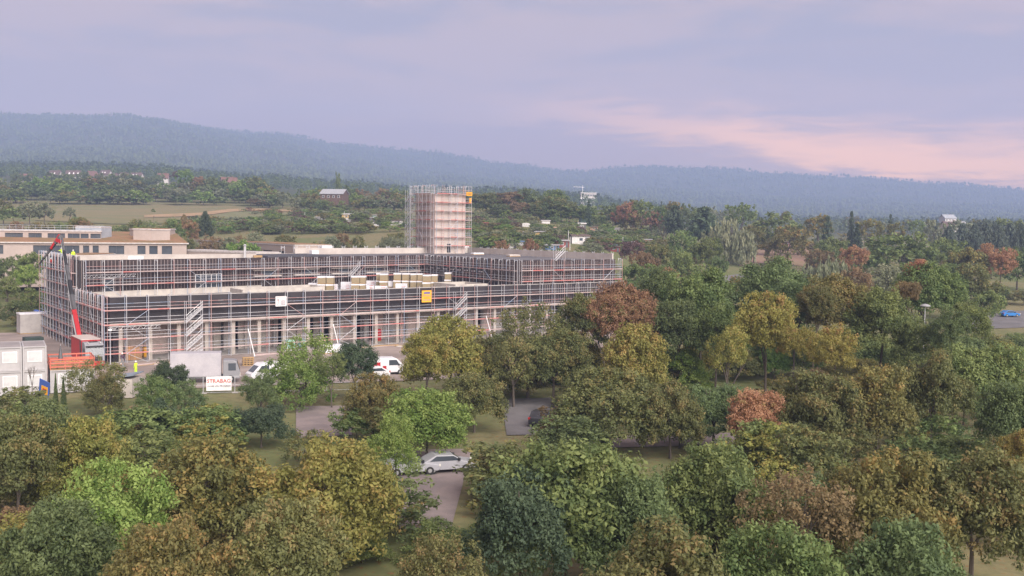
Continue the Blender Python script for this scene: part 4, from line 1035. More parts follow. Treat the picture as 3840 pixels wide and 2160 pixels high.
def leafy_woods(name, n, xr, Yr, hr, nl, lf, seed, pal, label):
    g = np.random.default_rng(seed); Y = np.exp(g.uniform(math.log(Yr[0]), math.log(Yr[1]), n)); X = (g.uniform(*xr, n) - 1920) / FPX * Y
    z = Zs(X, Y); h = g.uniform(*hr, n); con = g.random(n) < .4; rep = 5 if nl > 40 else 3; C, rc, tt = [], [], []
    for k in range(rep):
        t = (k + .5) / rep; w = np.where(con, .19 * (1 - t) + .03, .30 * math.sin(math.pi * (.15 + .8 * t))); a = g.random(n) * 6.28
        C.append(np.stack([X + np.cos(a) * w * h * .5, Y + np.sin(a) * w * h * .5, z + h * (.1 + .85 * t)], 1)); rc.append(h * (w * .7 + .06)); tt.append(np.where(con, .15, .6) + g.normal(size=n) * .15)
    hh = np.concatenate([h] * rep); C = np.concatenate(C); me = leaf_mesh(name, C, np.concatenate(rc), max(5, nl // rep), float(h.mean()) * lf * .8, seed, np.clip(np.concatenate(tt), 0, 1))
    me.materials.clear(); me.materials.append(F[pal]); o = bpy.data.objects.new(name, me); col.objects.link(o); tag(o, label, 'forest', kind='stuff')
woods('hill_forest', 34000, (-300, 4150), (2300, 5500), (10, 17), .6, 31, 'dark', 'hazy blue forest covering the far hills')
leafy_woods('foothill_forest', 4600, (-200, 4050), (1300, 2400), (11, 19), 26, .16, 32, 'conifer', 'hazy forest on the foothills before the hills')
leafy_woods('village_wood', 950, (-150, 2600), (1060, 1330), (8, 15), 70, .10, 33, 'dark', 'mixed wood around and behind the village')
leafy_woods('valley_wood', 420, (2400, 4000), (900, 1330), (8, 15), 70, .10, 34, 'dark', 'hazy wood in the valley at right')
# ------------------------------------------------------------------ sheets of ground
M_DIRT = mat('site_dirt', (.33, .27, .245), .95, (.22, .18, .165), .18, coords='World', bump=.4)
M_ASPH = mat('asphalt', (.16, .15, .155), .9, (.12, .115, .12), .3, coords='World')
M_PAVE = mat('pinkish_paving', (.25, .205, .20), .9, (.19, .16, .16), .4, coords='World')
M_DRY = mat('dry_meadow', (.20, .165, .085), 1, (.15, .155, .07), .03, coords='World', stretch=(1, 2.5, 1))
M_MEADOW = mat('green_meadow', (.15, .165, .075), 1, (.19, .165, .09), .04, coords='World', stretch=(1, 2.5, 1))
M_STRAW = mat('straw_strip', (.36, .24, .14), 1, (.27, .20, .11), .1, coords='World')
M_BLAWN = mat('brown_lawn', (.26, .155, .115), 1, (.22, .16, .095), .08, coords='World')
def gpt(px, py):
    g_ = ground_at(px, py); return (g_.x, g_.y)
A_ = on(30, 1500, 0); B2 = on(1900, 1415, 0)
drape('building_site', [(A_.x - 20, A_.y - 3), (B2.x, B2.y), (F1.x + 6, F1.y - 8), (F1.x, F1.y - 1), (F0.x + 1, F0.y + 1), (L1.x, L1.y), (L1.x - 9, L1.y - 2), (-88, 120)], M_DIRT, .06, 12)
drape('dry_field', [gpt(130, 828), gpt(420, 842), gpt(760, 838), gpt(960, 812), gpt(1180, 800), gpt(1000, 784), gpt(760, 764), gpt(480, 762), gpt(240, 772)], M_DRY, .25, 14)
drape('green_field', [gpt(770, 826), gpt(930, 822), gpt(1120, 806), gpt(1010, 795), gpt(870, 795)], M_MEADOW, .4, 14)
drape('straw_strip', [gpt(540, 820), gpt(760, 812), gpt(880, 797), gpt(1010, 793), gpt(1200, 802), gpt(1190, 796), gpt(1010, 786), gpt(860, 788), gpt(760, 800), gpt(540, 812)], M_STRAW, .5, 10)
drape('brown_lawn', [gpt(2770, 1000), gpt(2880, 985), gpt(3010, 1000), gpt(3050, 950), gpt(2990, 905), gpt(2860, 925)], M_BLAWN, .1, 8)
drape('road', [gpt(2620, 1085), gpt(2690, 1042), gpt(2780, 1030), gpt(3000, 1030), gpt(3000, 1046), gpt(2790, 1048), gpt(2720, 1062), gpt(2680, 1095)], M_ASPH, .15, 8)
drape('street', [gpt(1440, 1690), gpt(1770, 1690), gpt(1690, 1990), gpt(1500, 1990)], M_PAVE, .05, 8)
drape('forecourt', [gpt(1110, 1530), gpt(1320, 1525), gpt(1320, 1640), gpt(1110, 1645)], M_PAVE, .05, 8)
drape('driveway', [gpt(1880, 1500), gpt(2140, 1490), gpt(2160, 1630), gpt(1900, 1640)], M_ASPH, .05, 8)
drape('path', [gpt(2180, 1640), gpt(2760, 1625), gpt(2760, 1675), gpt(2180, 1690)], M_PAVE, .045, 8)
drape('parking', [gpt(3560, 1240), gpt(3900, 1225), gpt(3900, 1165), gpt(3640, 1175)], M_ASPH, .05, 8)

# ------------------------------------------------------------------ people
M_SKIN = mat('skin', (.46, .27, .20), .6); M_HIVIS = mat('hivis_yellow', (.55, .80, .04), .6, (.50, .74, .04), 3); M_NAVY = mat('dark_work_trousers', (.05, .055, .08), .9); M_JACK = mat('dark_plum_jacket', (.085, .05, .075), .9)
M_REDC = mat('red_work_jacket', (.50, .06, .05), .8); M_GREYT = mat('grey_work_trousers', (.20, .20, .21), .9); M_HELM = mat('white_helmet', (.78, .78, .76), .4); M_BOOT = mat('boots', (.05, .04, .035), .9)
def person(label, p, rz, top, legs, pose='stand', h=1.76):
    k = h / 1.76; root = empty('person', p, rz, label, 'person', 'site workers')
    J = dict(pel=(0, 0, .95), spi=(0, .01, 1.2), che=(0, 0, 1.38), nek=(0, .01, 1.52), hea=(0, .03, 1.62), top=(0, .02, 1.73),
             ls=(-.19, 0, 1.42), le=(-.25, .02, 1.13), lw=(-.22, .14, .90), lh=(-.21, .18, .82), rs=(.19, 0, 1.42), re=(.25, .03, 1.13), rw=(.21, .17, .92), rh=(.20, .22, .85),
             lk=(-.12, .03, .50), la=(-.13, 0, .09), lt=(-.14, .15, .04), rk=(.12, .05, .50), ra=(.13, 0, .09), rtoe=(.14, .15, .04), lhip=(-.10, 0, .92), rhip=(.10, 0, .92))
    if pose == 'crouch':
        for n_ in ('pel', 'spi', 'che', 'nek', 'hea', 'top', 'ls', 'le', 'lw', 'lh', 'rs', 're', 'rw', 'rh', 'lhip', 'rhip'):
            x, y, z = J[n_]; t = max(0, z - .9); J[n_] = (x, y - .12 + t * .75, .45 + t * .68)
        J['lw'] = (-.2, .45, .35); J['lh'] = (-.2, .5, .27); J['rw'] = (.2, .45, .35); J['rh'] = (.2, .5, .27); J['lk'] = (-.15, .28, .5); J['rk'] = (.15, .28, .46)
    if pose == 'reach': J['re'] = (.27, .22, 1.3); J['rw'] = (.22, .45, 1.36); J['rh'] = (.2, .53, 1.38)
    if pose == 'stride': J['lk'] = (-.11, .16, .50); J['la'] = (-.12, .22, .09); J['lt'] = (-.12, .37, .05); J['ra'] = (.12, -.22, .11); J['rtoe'] = (.13, -.08, .04)
    ids = list(J); E = [('pel', 'spi'), ('spi', 'che'), ('che', 'nek'), ('nek', 'hea'), ('hea', 'top'), ('che', 'ls'), ('ls', 'le'), ('le', 'lw'), ('lw', 'lh'), ('che', 'rs'), ('rs', 're'), ('re', 'rw'), ('rw', 'rh'),
         ('pel', 'lhip'), ('lhip', 'lk'), ('lk', 'la'), ('la', 'lt'), ('pel', 'rhip'), ('rhip', 'rk'), ('rk', 'ra'), ('ra', 'rtoe')]
    rad = dict(pel=.145, spi=.14, che=.165, nek=.06, hea=.105, top=.085, ls=.075, rs=.075, le=.055, re=.055, lw=.04, rw=.04, lh=.045, rh=.045, lhip=.11, rhip=.11, lk=.075, rk=.075, la=.055, ra=.055, lt=.045, rtoe=.045)
    me = bpy.data.meshes.new('body'); me.from_pydata([tuple(c * k for c in J[i]) for i in ids], [(ids.index(a), ids.index(b_)) for a, b_ in E], []); o = bpy.data.objects.new('body', me); col.objects.link(o)
    sk = o.modifiers.new('s', 'SKIN'); ss = o.modifiers.new('ss', 'SUBSURF'); ss.levels = 1; ss.render_levels = 1
    for i, n_ in enumerate(ids): me.skin_vertices[0].data[i].radius = (rad[n_] * k, rad[n_] * k * (.75 if n_ in ('che', 'spi', 'pel') else 1))
    me.skin_vertices[0].data[0].use_root = True
    dg = bpy.context.evaluated_depsgraph_get(); bm_ = bpy.data.meshes.new_from_object(o.evaluated_get(dg)); bpy.data.objects.remove(o)
    for q in (top, legs, M_SKIN, M_BOOT): bm_.materials.append(q)
    seg = [(Vector(J[a]) * k, Vector(J[b_]) * k, a, b_) for a, b_ in E]
    for pl in bm_.polygons:
        c = pl.center; best = min(seg, key=lambda s_: min((c - s_[0].lerp(s_[1], t)).length for t in (0, .33, .66, 1)))
        nm = best[3]; pl.material_index = 2 if nm in ('hea', 'top', 'lh', 'rh') else 3 if nm in ('lt', 'rtoe') else 1 if nm in ('lhip', 'rhip', 'lk', 'rk', 'la', 'ra') else 0
        pl.use_smooth = True
    inst('body', bm_, root)
    hx = Vector(J['hea']) * k; tx = Vector(J['top']) * k; ax = (tx - hx).normalized(); b = MB()
    for s_ in (-1, 1):     # fingers
        hd = Vector(J['rh' if s_ > 0 else 'lh']) * k
        fb = MB()
        for i in range(4): fb.tube(hd + Vector((-.03 + i * .02, .01, -.02)), hd + Vector((-.03 + i * .02, .03, -.09 + (.015 if i in (0, 3) else 0))), .009, .007, 5)
        fb.tube(hd + Vector((-s_ * .035, .02, 0)), hd + Vector((-s_ * .05, .06, -.03)), .01, .008, 5); fb.build('hand', M_SKIN, root)
    b.lathe([(.125, 0), (.145, .005), (.122, .02), (.115, .07), (.075, .12), (.02, .135)], 12); hm = b.build('helmet', M_HELM, root, smooth=True); hm.location = hx + ax * .055; hm.rotation_euler = ax.to_track_quat('Z', 'Y').to_euler()
    f = MB()
    fy = .10 * k; f.box(-.035, -.015, fy - .01, fy + .006, -.005, .01); f.box(.015, .035, fy - .01, fy + .006, -.005, .01); fo = f.build('eye', M_BOOT, root, loc=hx)
    f = MB(); f.hexa([(-.015, fy - .01, -.04), (.015, fy - .01, -.04), (.008, fy + .025, -.035), (-.008, fy + .025, -.035), (-.008, fy - .01, .0), (.008, fy - .01, .0), (.004, fy + .008, 0), (-.004, fy + .008, 0)]); f.build('nose', M_SKIN, root, loc=hx)
    return root
zr = Vector((0, 0, .15))
person('worker in dark jacket and white helmet walking before the cardboard boxes', on(459, 1372, .07), R(190), M_JACK, M_GREYT, 'stride')
person('worker crouching with white helmet beside the dark-jacketed worker', on(468, 1392, .07), R(90), M_GREYT, M_NAVY, 'crouch')
person('worker in yellow hi-vis jacket behind the grey kiosk', on(510, 1405, .07), R(60), M_HIVIS, M_HIVIS, 'reach')
pu = U0 + v * 1.2
person('worker in yellow vest on the roof right of the crane boom', plan(275, (U0 + v * 2).y - .6) + Vector((0, 0, HU - .2)), R(200), M_HIVIS, M_NAVY)
person('worker in yellow vest on the roof left of the crane boom', plan(231, (U0 + v * 14).y + 1) + Vector((0, 0, HU - .2)), R(160), M_HIVIS, M_NAVY, 'reach')
sp_ = meet(L1 + Vector((-v.y, v.x, 0)) * .72, -v, 191); sp_.z = 11.74
person('worker in red jacket on the tall left scaffold', sp_, R(-100), M_REDC, M_NAVY, 'reach')

# ------------------------------------------------------------------ vehicles
M_TYRE = mat('tyre', (.03, .03, .03), .9); M_RIM = mat('rim', (.45, .45, .46), .4, metal=.5); M_CABG = mat('cab_grey_paint', (.27, .27, .29), .35, (.24, .24, .26), .5); M_WPAINT = mat('white_vehicle_paint', (.70, .70, .73), .3, (.66, .66, .69), .5, spec=.5)
M_LIGHT = mat('lamp_lens', (.7, .68, .62), .2); M_TAIL = mat('tail_lens', (.4, .03, .03), .3); M_ROOFW = mat('tarpaulin_roof', (.52, .45, .42), .7, (.44, .38, .36), .8)
def wheel(root, x, y, r, w):
    t = MB(); t.tube((x - w / 2, y, r), (x + w / 2, y, r), r, r, 18); t.v = [tuple(q) for q in t.v]; tt = t.build('wheel', M_TYRE, root, smooth=False)
    s_ = 1 if x > 0 else -1; MB().tube((x + s_ * (w / 2 - .03), y, r), (x + s_ * (w / 2 + .012), y, r), r * .58, r * .5, 12).build('rim', M_RIM, tt)
def profile(b, pts, x0, x1, mi=0):
    n = len(pts); k = len(b.v); b.v += [(x0, y, z) for y, z in pts] + [(x1, y, z) for y, z in pts]
    b.f.append(tuple(k + i for i in range(n))); b.f.append(tuple(k + n + i for i in reversed(range(n)))); b.mi += [mi, mi]
    for i in range(n): j = (i + 1) % n; b.f.append((k + j, k + i, k + n + i, k + n + j)); b.mi.append(mi)
    return b
def car(label, p, rz, paint, kind='car', name='parked_car', extra=None):
    root = empty(name, p, rz, label, 'van' if kind == 'van' else 'car')
    if kind == 'van':
        prof = [(-2.5, .32), (2.45, .32), (2.6, .55), (2.58, .95), (2.35, 1.12), (1.45, 2.0), (1.1, 2.2), (-2.45, 2.25), (-2.55, 2.1)]; W_ = .98; gl = [(1.52, 1.88), (2.28, 1.15)]; sw = [(.25, 1.25), (1.75, 1.25), (1.25, 1.95), (.25, 1.95)]; wb = (1.75, -1.6); r = .34
    else:
        prof = [(-2.1, .28), (2.05, .28), (2.2, .45), (2.15, .75), (1.1, .95), (.35, 1.42), (-1.1, 1.46), (-1.95, 1.0), (-2.2, .95), (-2.2, .45)]; W_ = .87; gl = [(.42, 1.36), (1.0, .99)]; sw = [(-1.6, 1.0), (.95, 1.0), (.33, 1.36), (-1.05, 1.40)]; wb = (1.35, -1.3); r = .32
    b = MB(); profile(b, prof, -W_, W_); b.build('body', paint, root, bevel=.06)
    g_ = MB(); (y0, z0), (y1, z1) = gl; g_.hexa([(-W_ * .86, y1, z1), (W_ * .86, y1, z1), (W_ * .86, y1 + .03, z1 + .03), (-W_ * .86, y1 + .03, z1 + .03), (-W_ * .8, y0, z0), (W_ * .8, y0, z0), (W_ * .8, y0 + .03, z0 + .03), (-W_ * .8, y0 + .03, z0 + .03)]); g_.build('windscreen', M_GLASS, root)
    for s_ in (-1, 1):
        b = MB(); profile(b, sw, min(s_ * W_, s_ * (W_ + .012)), max(s_ * W_, s_ * (W_ + .012))); b.build('side_window', M_GLASS, root)
        b = MB(); b.box(s_ * .72 - .16, s_ * .72 + .16, prof[2][0] - .1, prof[2][0] + .02, .62, .80); b.build('headlight', M_LIGHT, root)
        b = MB(); b.box(s_ * .78 - .1, s_ * .78 + .1, prof[0][0] - .12, prof[0][0] + .05, .8, 1.0); b.build('tail_light', M_TAIL, root)
        b = MB(); b.box(s_ * (W_ + .1) - .1, s_ * (W_ + .1) + .1, sw[1][0] - .25, sw[1][0] - .1, sw[1][1] + .0, sw[1][1] + .2); b.build('mirror', M_BLACKP, root)
        for y in wb: wheel(root, s_ * (W_ - .08), y, r, .22)
    if extra: extra(root, W_)
    return root
def hdg(x, y): return math.atan2(-x, y)
# red curtain-sided truck carrying a loader crane
hd = -v; tc_ = meet(F0, u, 410) * 0 + Vector((-57.6, 137.2, .06)); tr = empty('crane_truck', tc_, hdg(hd.x, hd.y), 'red curtain-sided truck with grey cab and raised dark loader crane', 'truck')
MB().box(-1.0, 1.0, -4.9, 4.4, .62, .95).build('chassis', M_DGREY, tr)
MB().box(-1.22, 1.22, -4.3, 2.05, .96, 3.75).build('cargo_box', M_RED, tr, bevel=.03)
MB().box(-1.26, 1.26, -4.35, 2.1, 3.752, 3.84).build('roof', M_ROOFW, tr)
for s_ in (-1, 1):
    b = MB()
    ys = np.linspace(-4.25, 1.4, 26)
    for i in range(25): b.quad((s_ * (1.245 + .03 * (i % 2)), ys[i], 1.0), (s_ * (1.245 + .03 * ((i + 1) % 2)), ys[i + 1], 1.0), (s_ * (1.235 + .012 * ((i + 1) % 2)), ys[i + 1], 3.62), (s_ * (1.235 + .012 * (i % 2)), ys[i], 3.62))
    b.build('curtain', M_RED, tr)
    MB().box(s_ * 1.24 - .06, s_ * 1.24 + .06, 1.5, 1.98, 1.0, 3.7).build('open_bay', M_BLACKP, tr)
    MB().box(s_ * 1.24 - .05, s_ * 1.24 + .05, -4.3, 2.06, .84, .955).build('side_rail', M_ALU, tr)
b = MB(); profile(b, [(2.25, .55), (4.5, .55), (4.62, 1.0), (4.55, 2.0), (4.2, 3.25), (3.7, 3.55), (2.35, 3.6)], -1.2, 1.2); cb = b.build('cab', M_CABG, tr, bevel=.08)
MB().hexa([(-1.05, 4.57, 1.95), (1.05, 4.57, 1.95), (1.05, 4.6, 1.98), (-1.05, 4.6, 1.98), (-1.0, 4.26, 3.02), (1.0, 4.26, 3.02), (1.0, 4.3, 3.05), (-1.0, 4.3, 3.05)]).build('windscreen', M_GLASS, cb)
MB().box(-1.18, 1.18, 4.45, 4.68, .5, 1.15).build('bumper', M_RED, cb, bevel=.04)
MB().box(-.9, .9, 4.55, 4.66, 1.2, 1.75).build('grille', M_BLACKP, cb)
MB().box(-1.1, 1.1, 4.2, 4.6, 3.05, 3.2).build('sun_visor', M_BLACKP, cb)
MB().box(-.55, .55, 3.0, 3.6, 3.6, 3.66).build('roof_hatch', M_BLACKP, cb)
for s_ in (-1, 1):
    MB().box(s_ * 1.205 - .01, s_ * 1.205 + .01, 3.2, 4.15, 2.0, 2.85).build('side_window', M_GLASS, cb); MB().box(s_ * .9 - .2, s_ * .9 + .2, 4.6, 4.7, .8, 1.05).build('headlight', M_LIGHT, cb)
    MB().box(s_ * 1.38 - .1, s_ * 1.38 + .1, 4.25, 4.4, 2.1, 2.8).build('mirror', M_BLACKP, cb); MB().tube((s_ * .75, 3.9, 3.6), (s_ * .75, 4.2, 3.55), .07, .07, 6).build('roof_lamp', M_LIGHT, cb)
    for y in (3.6, -2.2, -3.5): wheel(tr, s_ * 1.05, y, .5, .32)
cl = empty('crane_helper', (0, 0, 0)); bpy.data.objects.remove(cl)
mi_ = Matrix.Translation(tc_) @ Matrix.Rotation(tr.rotation_euler.z, 4, 'Z'); mi_ = mi_.inverted()
base_c = Vector((0, -4.55, .95)); K0 = mi_ @ at(277, 1160, 140.5); K1 = mi_ @ at(229, 884, 141.5); K2 = mi_ @ at(148, 990, 143)
b = MB(); b.beam(base_c, base_c + Vector((0, 0, 2.2)), .6, .6); b.beam(base_c + Vector((0, 0, 2.1)), K0, .45, .6); b.build('crane_column', M_RED, tr, bevel=.04)
b = MB(); b.beam(base_c + Vector((.3, .1, 1.2)), K0 + Vector((.25, 0, -.8)), .16, .16); b.build('lift_cylinder', M_CABG, tr)
n5 = 5
for i in range(n5):
    a, c = K0.lerp(K1, max(0, i / n5 - .02)), K0.lerp(K1, (i + 1) / n5); w_ = .50 - .055 * i
    bb = MB().beam(a, c, w_, w_ * 1.15).build('boom_section', M_DGREY if i % 2 == 0 else M_BLACKP, tr, bevel=.02)
    MB().tube(a + Vector((w_ * .7, .15, 0)), c + Vector((w_ * .7, .15, 0)), .035, .035, 6).build('extension_cylinder', M_CABG, bb)
b = MB(); kd = (K2 - K1).normalized(); b.beam(K1 - (K1 - K0).normalized() * .9, K1 + kd * 1.1 + Vector((0, 0, .2)), .45, .5); b.beam(K1 + kd * .3 + Vector((0, 0, .3)), K1 + kd * 2.6, .3, .35); b.build('knuckle', M_RED, tr, bevel=.03)
for i in range(4):
    a, c = K1.lerp(K2, i / 4), K1.lerp(K2, (i + 1) / 4 + .01); MB().beam(a, c, .34 - .06 * i, .38 - .06 * i).build('jib_section', M_BLACKP if i % 2 else M_DGREY, tr, bevel=.015)
b = MB(); b.tube(K2, K2 + Vector((0, 0, -.5)), .05, .05, 6); b.tube(K2 + Vector((0, 0, -.5)), K2 + Vector((.12, 0, -.7)), .04, .03, 6); b.build('hook', M_DGREY, tr)
# white panel van, second white van, pale box truck, foreground cars
pv_ = on(1005, 1424, .06); car('white panel van parked behind the dark evergreen shrub', pv_, hdg(-.8, -.6), M_WPAINT, 'van', 'panel_van')
def marks(root, W_):
    for s_ in (-1, 1): MB().box(s_ * (W_ + .008) - .006, s_ * (W_ + .008) + .006, -1.9, -.9, 1.2, 1.7).build('red_print', M_RED, root); MB().box(s_ * (W_ + .008) - .006, s_ * (W_ + .008) + .006, -.6, -.1, .8, 1.2).build('red_print', M_RED, root)
car('white van with red markings left of the broad yellow-green tree', on(1445, 1402, .06), hdg(.93, .36), M_WPAINT, 'van', 'panel_van', marks)
car('low white car in front of the van with red markings', on(1395, 1418, .06), hdg(-.93, -.36), M_WPAINT, 'car')
bt_ = empty('box_truck', on(775, 1432, .06), hdg(.97, .25), 'pale grey box truck parked on the site below the left scaffold stair', 'truck')
MB().box(-1.05, 1.05, -4.1, 3.6, .55, .85).build('chassis', M_DGREY, bt_); MB().box(-1.25, 1.25, -4.2, 1.75, .86, 3.7).build('cargo_box', mat('pale_grey_box', (.42, .40, .43), .5, (.36, .345, .38), .6), bt_, bevel=.04)
b = MB(); profile(b, [(1.95, .5), (3.95, .5), (4.0, 1.3), (3.6, 2.6), (3.2, 2.75), (2.0, 2.75)], -1.12, 1.12); cb = b.build('cab', M_CABG, bt_, bevel=.07)
MB().hexa([(-1, 3.93, 1.6), (1, 3.93, 1.6), (1, 3.98, 1.6), (-1, 3.98, 1.6), (-.95, 3.66, 2.5), (.95, 3.66, 2.5), (.95, 3.7, 2.52), (-.95, 3.7, 2.52)]).build('windscreen', M_GLASS, cb)
for s_ in (-1, 1):
    MB().box(s_ * 1.125 - .01, s_ * 1.125 + .01, 2.6, 3.5, 1.5, 2.4).build('side_window', M_GLASS, cb); MB().box(s_ * .8 - .15, s_ * .8 + .15, 3.96, 4.04, .8, 1.0).build('headlight', M_LIGHT, cb)
    for y in (2.9, -2.2): wheel(bt_, s_ * 1.0, y, .45, .28)
car('black car in the street behind the bright green tree', on(2035, 1590, .06), hdg(.3, .95), M_BLACKP)
M_SILV = mat('silver_paint', (.36, .36, .39), .4, (.33, .33, .36), 1)
car('silver car on the paving, right one of two near the street bend', on(1675, 1765, .06), hdg(.9, .3), M_SILV); car('silver car on the paving, left one of two near the street bend', on(1540, 1775, .06), hdg(.9, .3), M_SILV)
car('bright blue car parked at the right edge', ground_at(3785, 1192) + Vector((0, 0, .07)), hdg(.95, .2), mat('blue_paint', (.03, .18, .48), .35, (.03, .16, .44), 1))

# ------------------------------------------------------------------ containers, deck, kiosk
M_CONT = mat('container_white', (.40, .385, .395), .6, (.34, .325, .335), .4); M_CROOF = mat('container_roof', (.30, .27, .27), .7, (.24, .22, .22), .4); M_REDW = mat('red_timber', (.52, .13, .09), .7, (.46, .15, .11), 1.2); M_BENCH = mat('bench_wood', (.62, .30, .10), .6, (.55, .27, .1), 2)
def container(label, p, d, L, D, z0, H):
    n = Vector((d.y, -d.x, 0)); root = empty('site_container', p + Vector((0, 0, z0)), math.atan2(d.y, d.x), label, 'container', 'site containers')
    MB().box(.12, L - .12, .12, D - .12, .1, H - .1).build('wall', M_CONT, root); f = MB()
    for x in (0, L - .16): 
        for y in (0, D - .16): f.box(x, x + .16, y, y + .16, 0, H)
    for z_ in (0, H - .16): f.box(.16, L - .16, 0, .14, z_ + .01, z_ + .15); f.box(.16, L - .16, D - .14, D, z_ + .01, z_ + .15); f.box(0, .14, .16, D - .16, z_ + .01, z_ + .15); f.box(L - .14, L, .16, D - .16, z_ + .01, z_ + .15)
    f.build('frame', M_CONT, root); MB().box(.14, L - .14, .14, D - .14, H - .095, H - .03).build('roof', M_CROOF, root)
    for x in ((L * .18, L * .62) if L > 4 else (.48,)):
        w_ = MB(); w_.box(x, x + 1.5, .06, .115, .95, 2.2); wn = w_.build('window', M_WHITE, root); MB().box(x + .08, x + 1.42, .045, .058, 1.03, 2.12).build('shutter', M_ALU, wn)
    w_ = MB(); w_.box(L - .115, L - .06, D * .3, D * .3 + 1.6, .95, 2.3); wn = w_.build('window', M_WHITE, root); MB().box(L - .058, L - .045, D * .3 + .08, D * .3 + 1.52, 1.03, 2.2).build('shutter', M_ALU, wn)
    return root
dc = Vector((.89, .456, 0)).normalized(); cD = Vector((-dc.y, dc.x, 0))
c2 = plan(172, 114.3); c1_ = c2 - dc * 2.5
for k_, w_ in enumerate(('beside the red-railed deck', 'cut by the left edge')):
    container('lower white site container ' + w_, c1_ - dc * (2.52 * k_), dc, 2.46, 6.0, .05, 2.7); container('upper white site container ' + w_, c1_ - dc * (2.52 * k_) + dc * .01, dc, 2.45, 6.0, 2.76, 2.75)
container('low white site container carrying the red-railed deck', c2 + dc * .3, dc, 4.7, 5.0, .05, 2.62)
dk = empty('roof_deck', c2 + dc * .3 + Vector((0, 0, 2.68)), math.atan2(dc.y, dc.x), 'red-railed timber deck on top of the low site container', 'deck')
for i in range(12): MB().box(i * .39, i * .39 + .37, 0, 5.0, 0, .06).build('plank', M_TIMBER, dk)
for x, y in [(k * 1.53, 0) for k in range(4)] + [(k * 1.53, 4.9) for k in range(4)] + [(4.6, 1.7), (4.6, 3.3), (0, 2.4)]: MB().box(x, x + .1, y, y + .1, .06, 1.2).build('rail_post', M_REDW, dk)
for z_ in (.28, .68, 1.12):
    for (x0, x1, y0, y1) in ((0, 4.7, -.05, -.005), (0, 4.7, 5.005, 5.05), (4.705, 4.75, 0, 5.0), (-.05, -.005, 0, 5.0)): MB().box(x0, x1, y0, y1, z_, z_ + .16).build('rail_board', M_REDW, dk)
def beer_table(label, off):
    r_ = empty('beer_table', Vector(dk.location) + dc * off[0] + cD * off[1] + Vector((0, 0, .07)), math.atan2(dc.y, dc.x), label, 'table')
    MB().box(0, 2.2, 0, .5, .72, .76).build('table_top', M_BENCH, r_); MB().box(0, 2.2, -.55, -.3, .43, .47).build('bench', M_BENCH, r_)
    for x in (.25, 1.95): MB().box(x, x + .05, .03, .47, 0, .72).build('leg', M_DGREY, r_); MB().box(x, x + .05, -.53, -.32, 0, .43).build('leg', M_DGREY, r_)
beer_table('orange beer table set at the front rail of the deck', (.5, .8)); beer_table('orange beer table at the back of the deck', (2.2, 3.5))
ps = empty('folded_parasol', Vector(dk.location) + dc * 1.3 + cD * 3.6 + Vector((0, 0, .07)), 0, 'closed dark grey parasol on the deck', 'parasol'); MB().lathe([(.35, 0), (.35, .1), (.05, .12)], 10).build('base', M_DGREY, ps); MB().tube((0, 0, .1), (0, 0, 2.5), .03, .03, 6).build('pole', M_ALU, ps); MB().lathe([(.30, .55), (.26, .9), (.16, 1.6), (.05, 2.3)], 9).build('cover', M_DGREY, ps)
kp = plan(455, 115); ks = empty('kiosk', kp, math.atan2(-.15, 1) - R(90) + R(8), 'small grey kiosk with blue-grey pitched roof', 'kiosk')
MB().box(0, 2.8, 0, 2.2, 0.05, 2.15).build('wall', M_CONCL, ks); b = MB(); b.hexa([(-.2, -.25, 2.16), (3.0, -.25, 2.16), (3.0, 2.4, 2.55), (-.2, 2.4, 2.55), (-.2, -.25, 2.28), (3.0, -.25, 2.28), (3.0, 2.4, 2.67), (-.2, 2.4, 2.67)]); b.build('roof', mat('blue_grey_roof', (.22, .26, .31), .6, (.19, .22, .27), 1), ks)
MB().box(1.5, 2.4, -.04, -.005, .1, 1.95).build('door', M_CONC, ks); MB().box(2.25, 2.32, -.07, -.045, .95, 1.1).build('handle', M_DGREY, ks); MB().box(.3, 1.1, -.02, -.005, 1.2, 1.6).build('plate', M_WHITE, ks)
# blue board with yellow panel
bs = empty('blue_board', plan(160, 105), 0, 'blue sign board with yellow panel and red script, lower left', 'sign'); q = Vector((.8, -.6, 0)).normalized()
MB().beam(Vector((0, 0, 2.35)) - q * .95, Vector((0, 0, 2.05)) + q * .95, .08, 1.6).build('board', mat('board_blue', (.05, .12, .42), .5, (.05, .11, .38), 1), bs); nq = Vector((q.y, -q.x, 0)) * .06
MB().beam(Vector((0, 0, 2.05)) - q * .45 + nq, Vector((0, 0, 1.9)) + q * .75 + nq, .03, .85).build('yellow_panel', M_SIGNY, bs); MB().beam(Vector((0, 0, 2.1)) - q * .15 + nq * 1.5, Vector((0, 0, 2.02)) + q * .55 + nq * 1.5, .02, .2).build('print_line', M_INKR, bs)
for s_ in (-.7, .7): MB().tube(q * s_ - nq * .5, q * s_ - nq * .5 + Vector((0, 0, 1.6)), .05, .05, 6).build('post', M_STEEL, bs)
# site fence with banners
fa, fb_ = plan(395, 113.5), plan(1480, 121); fd = (fb_ - fa).normalized(); FL = (fb_ - fa).length
M_MESH = M_STEEL
for i in range(int(FL / 3.5)):
    p0 = fa + fd * (i * 3.5); fr = empty('mesh_fence', p0, math.atan2(fd.y, fd.x), ordn(i) + ' mesh fence panel from the left along the site edge', 'fence', 'site fence panels')
    for x in (0, 3.42): MB().tube((x, 0, 0), (x, 0, 2.0), .022, .022, 5).build('post', M_STEEL, fr)
    for z_ in (.12, 1.0, 1.97): MB().tube((0, 0, z_), (3.42, 0, z_), .016, .016, 5).build('rail', M_STEEL, fr)
    b = MB()
    for k in range(1, 28): b.tube((k * .122, 0, .12), (k * .122, 0, 1.97), .003, .003, 3, caps=False)
    b.build('wire_mesh', M_STEEL, fr); MB().box(-.35, .35, -.12, .12, 0, .13).build('foot', M_CONCD, fr)
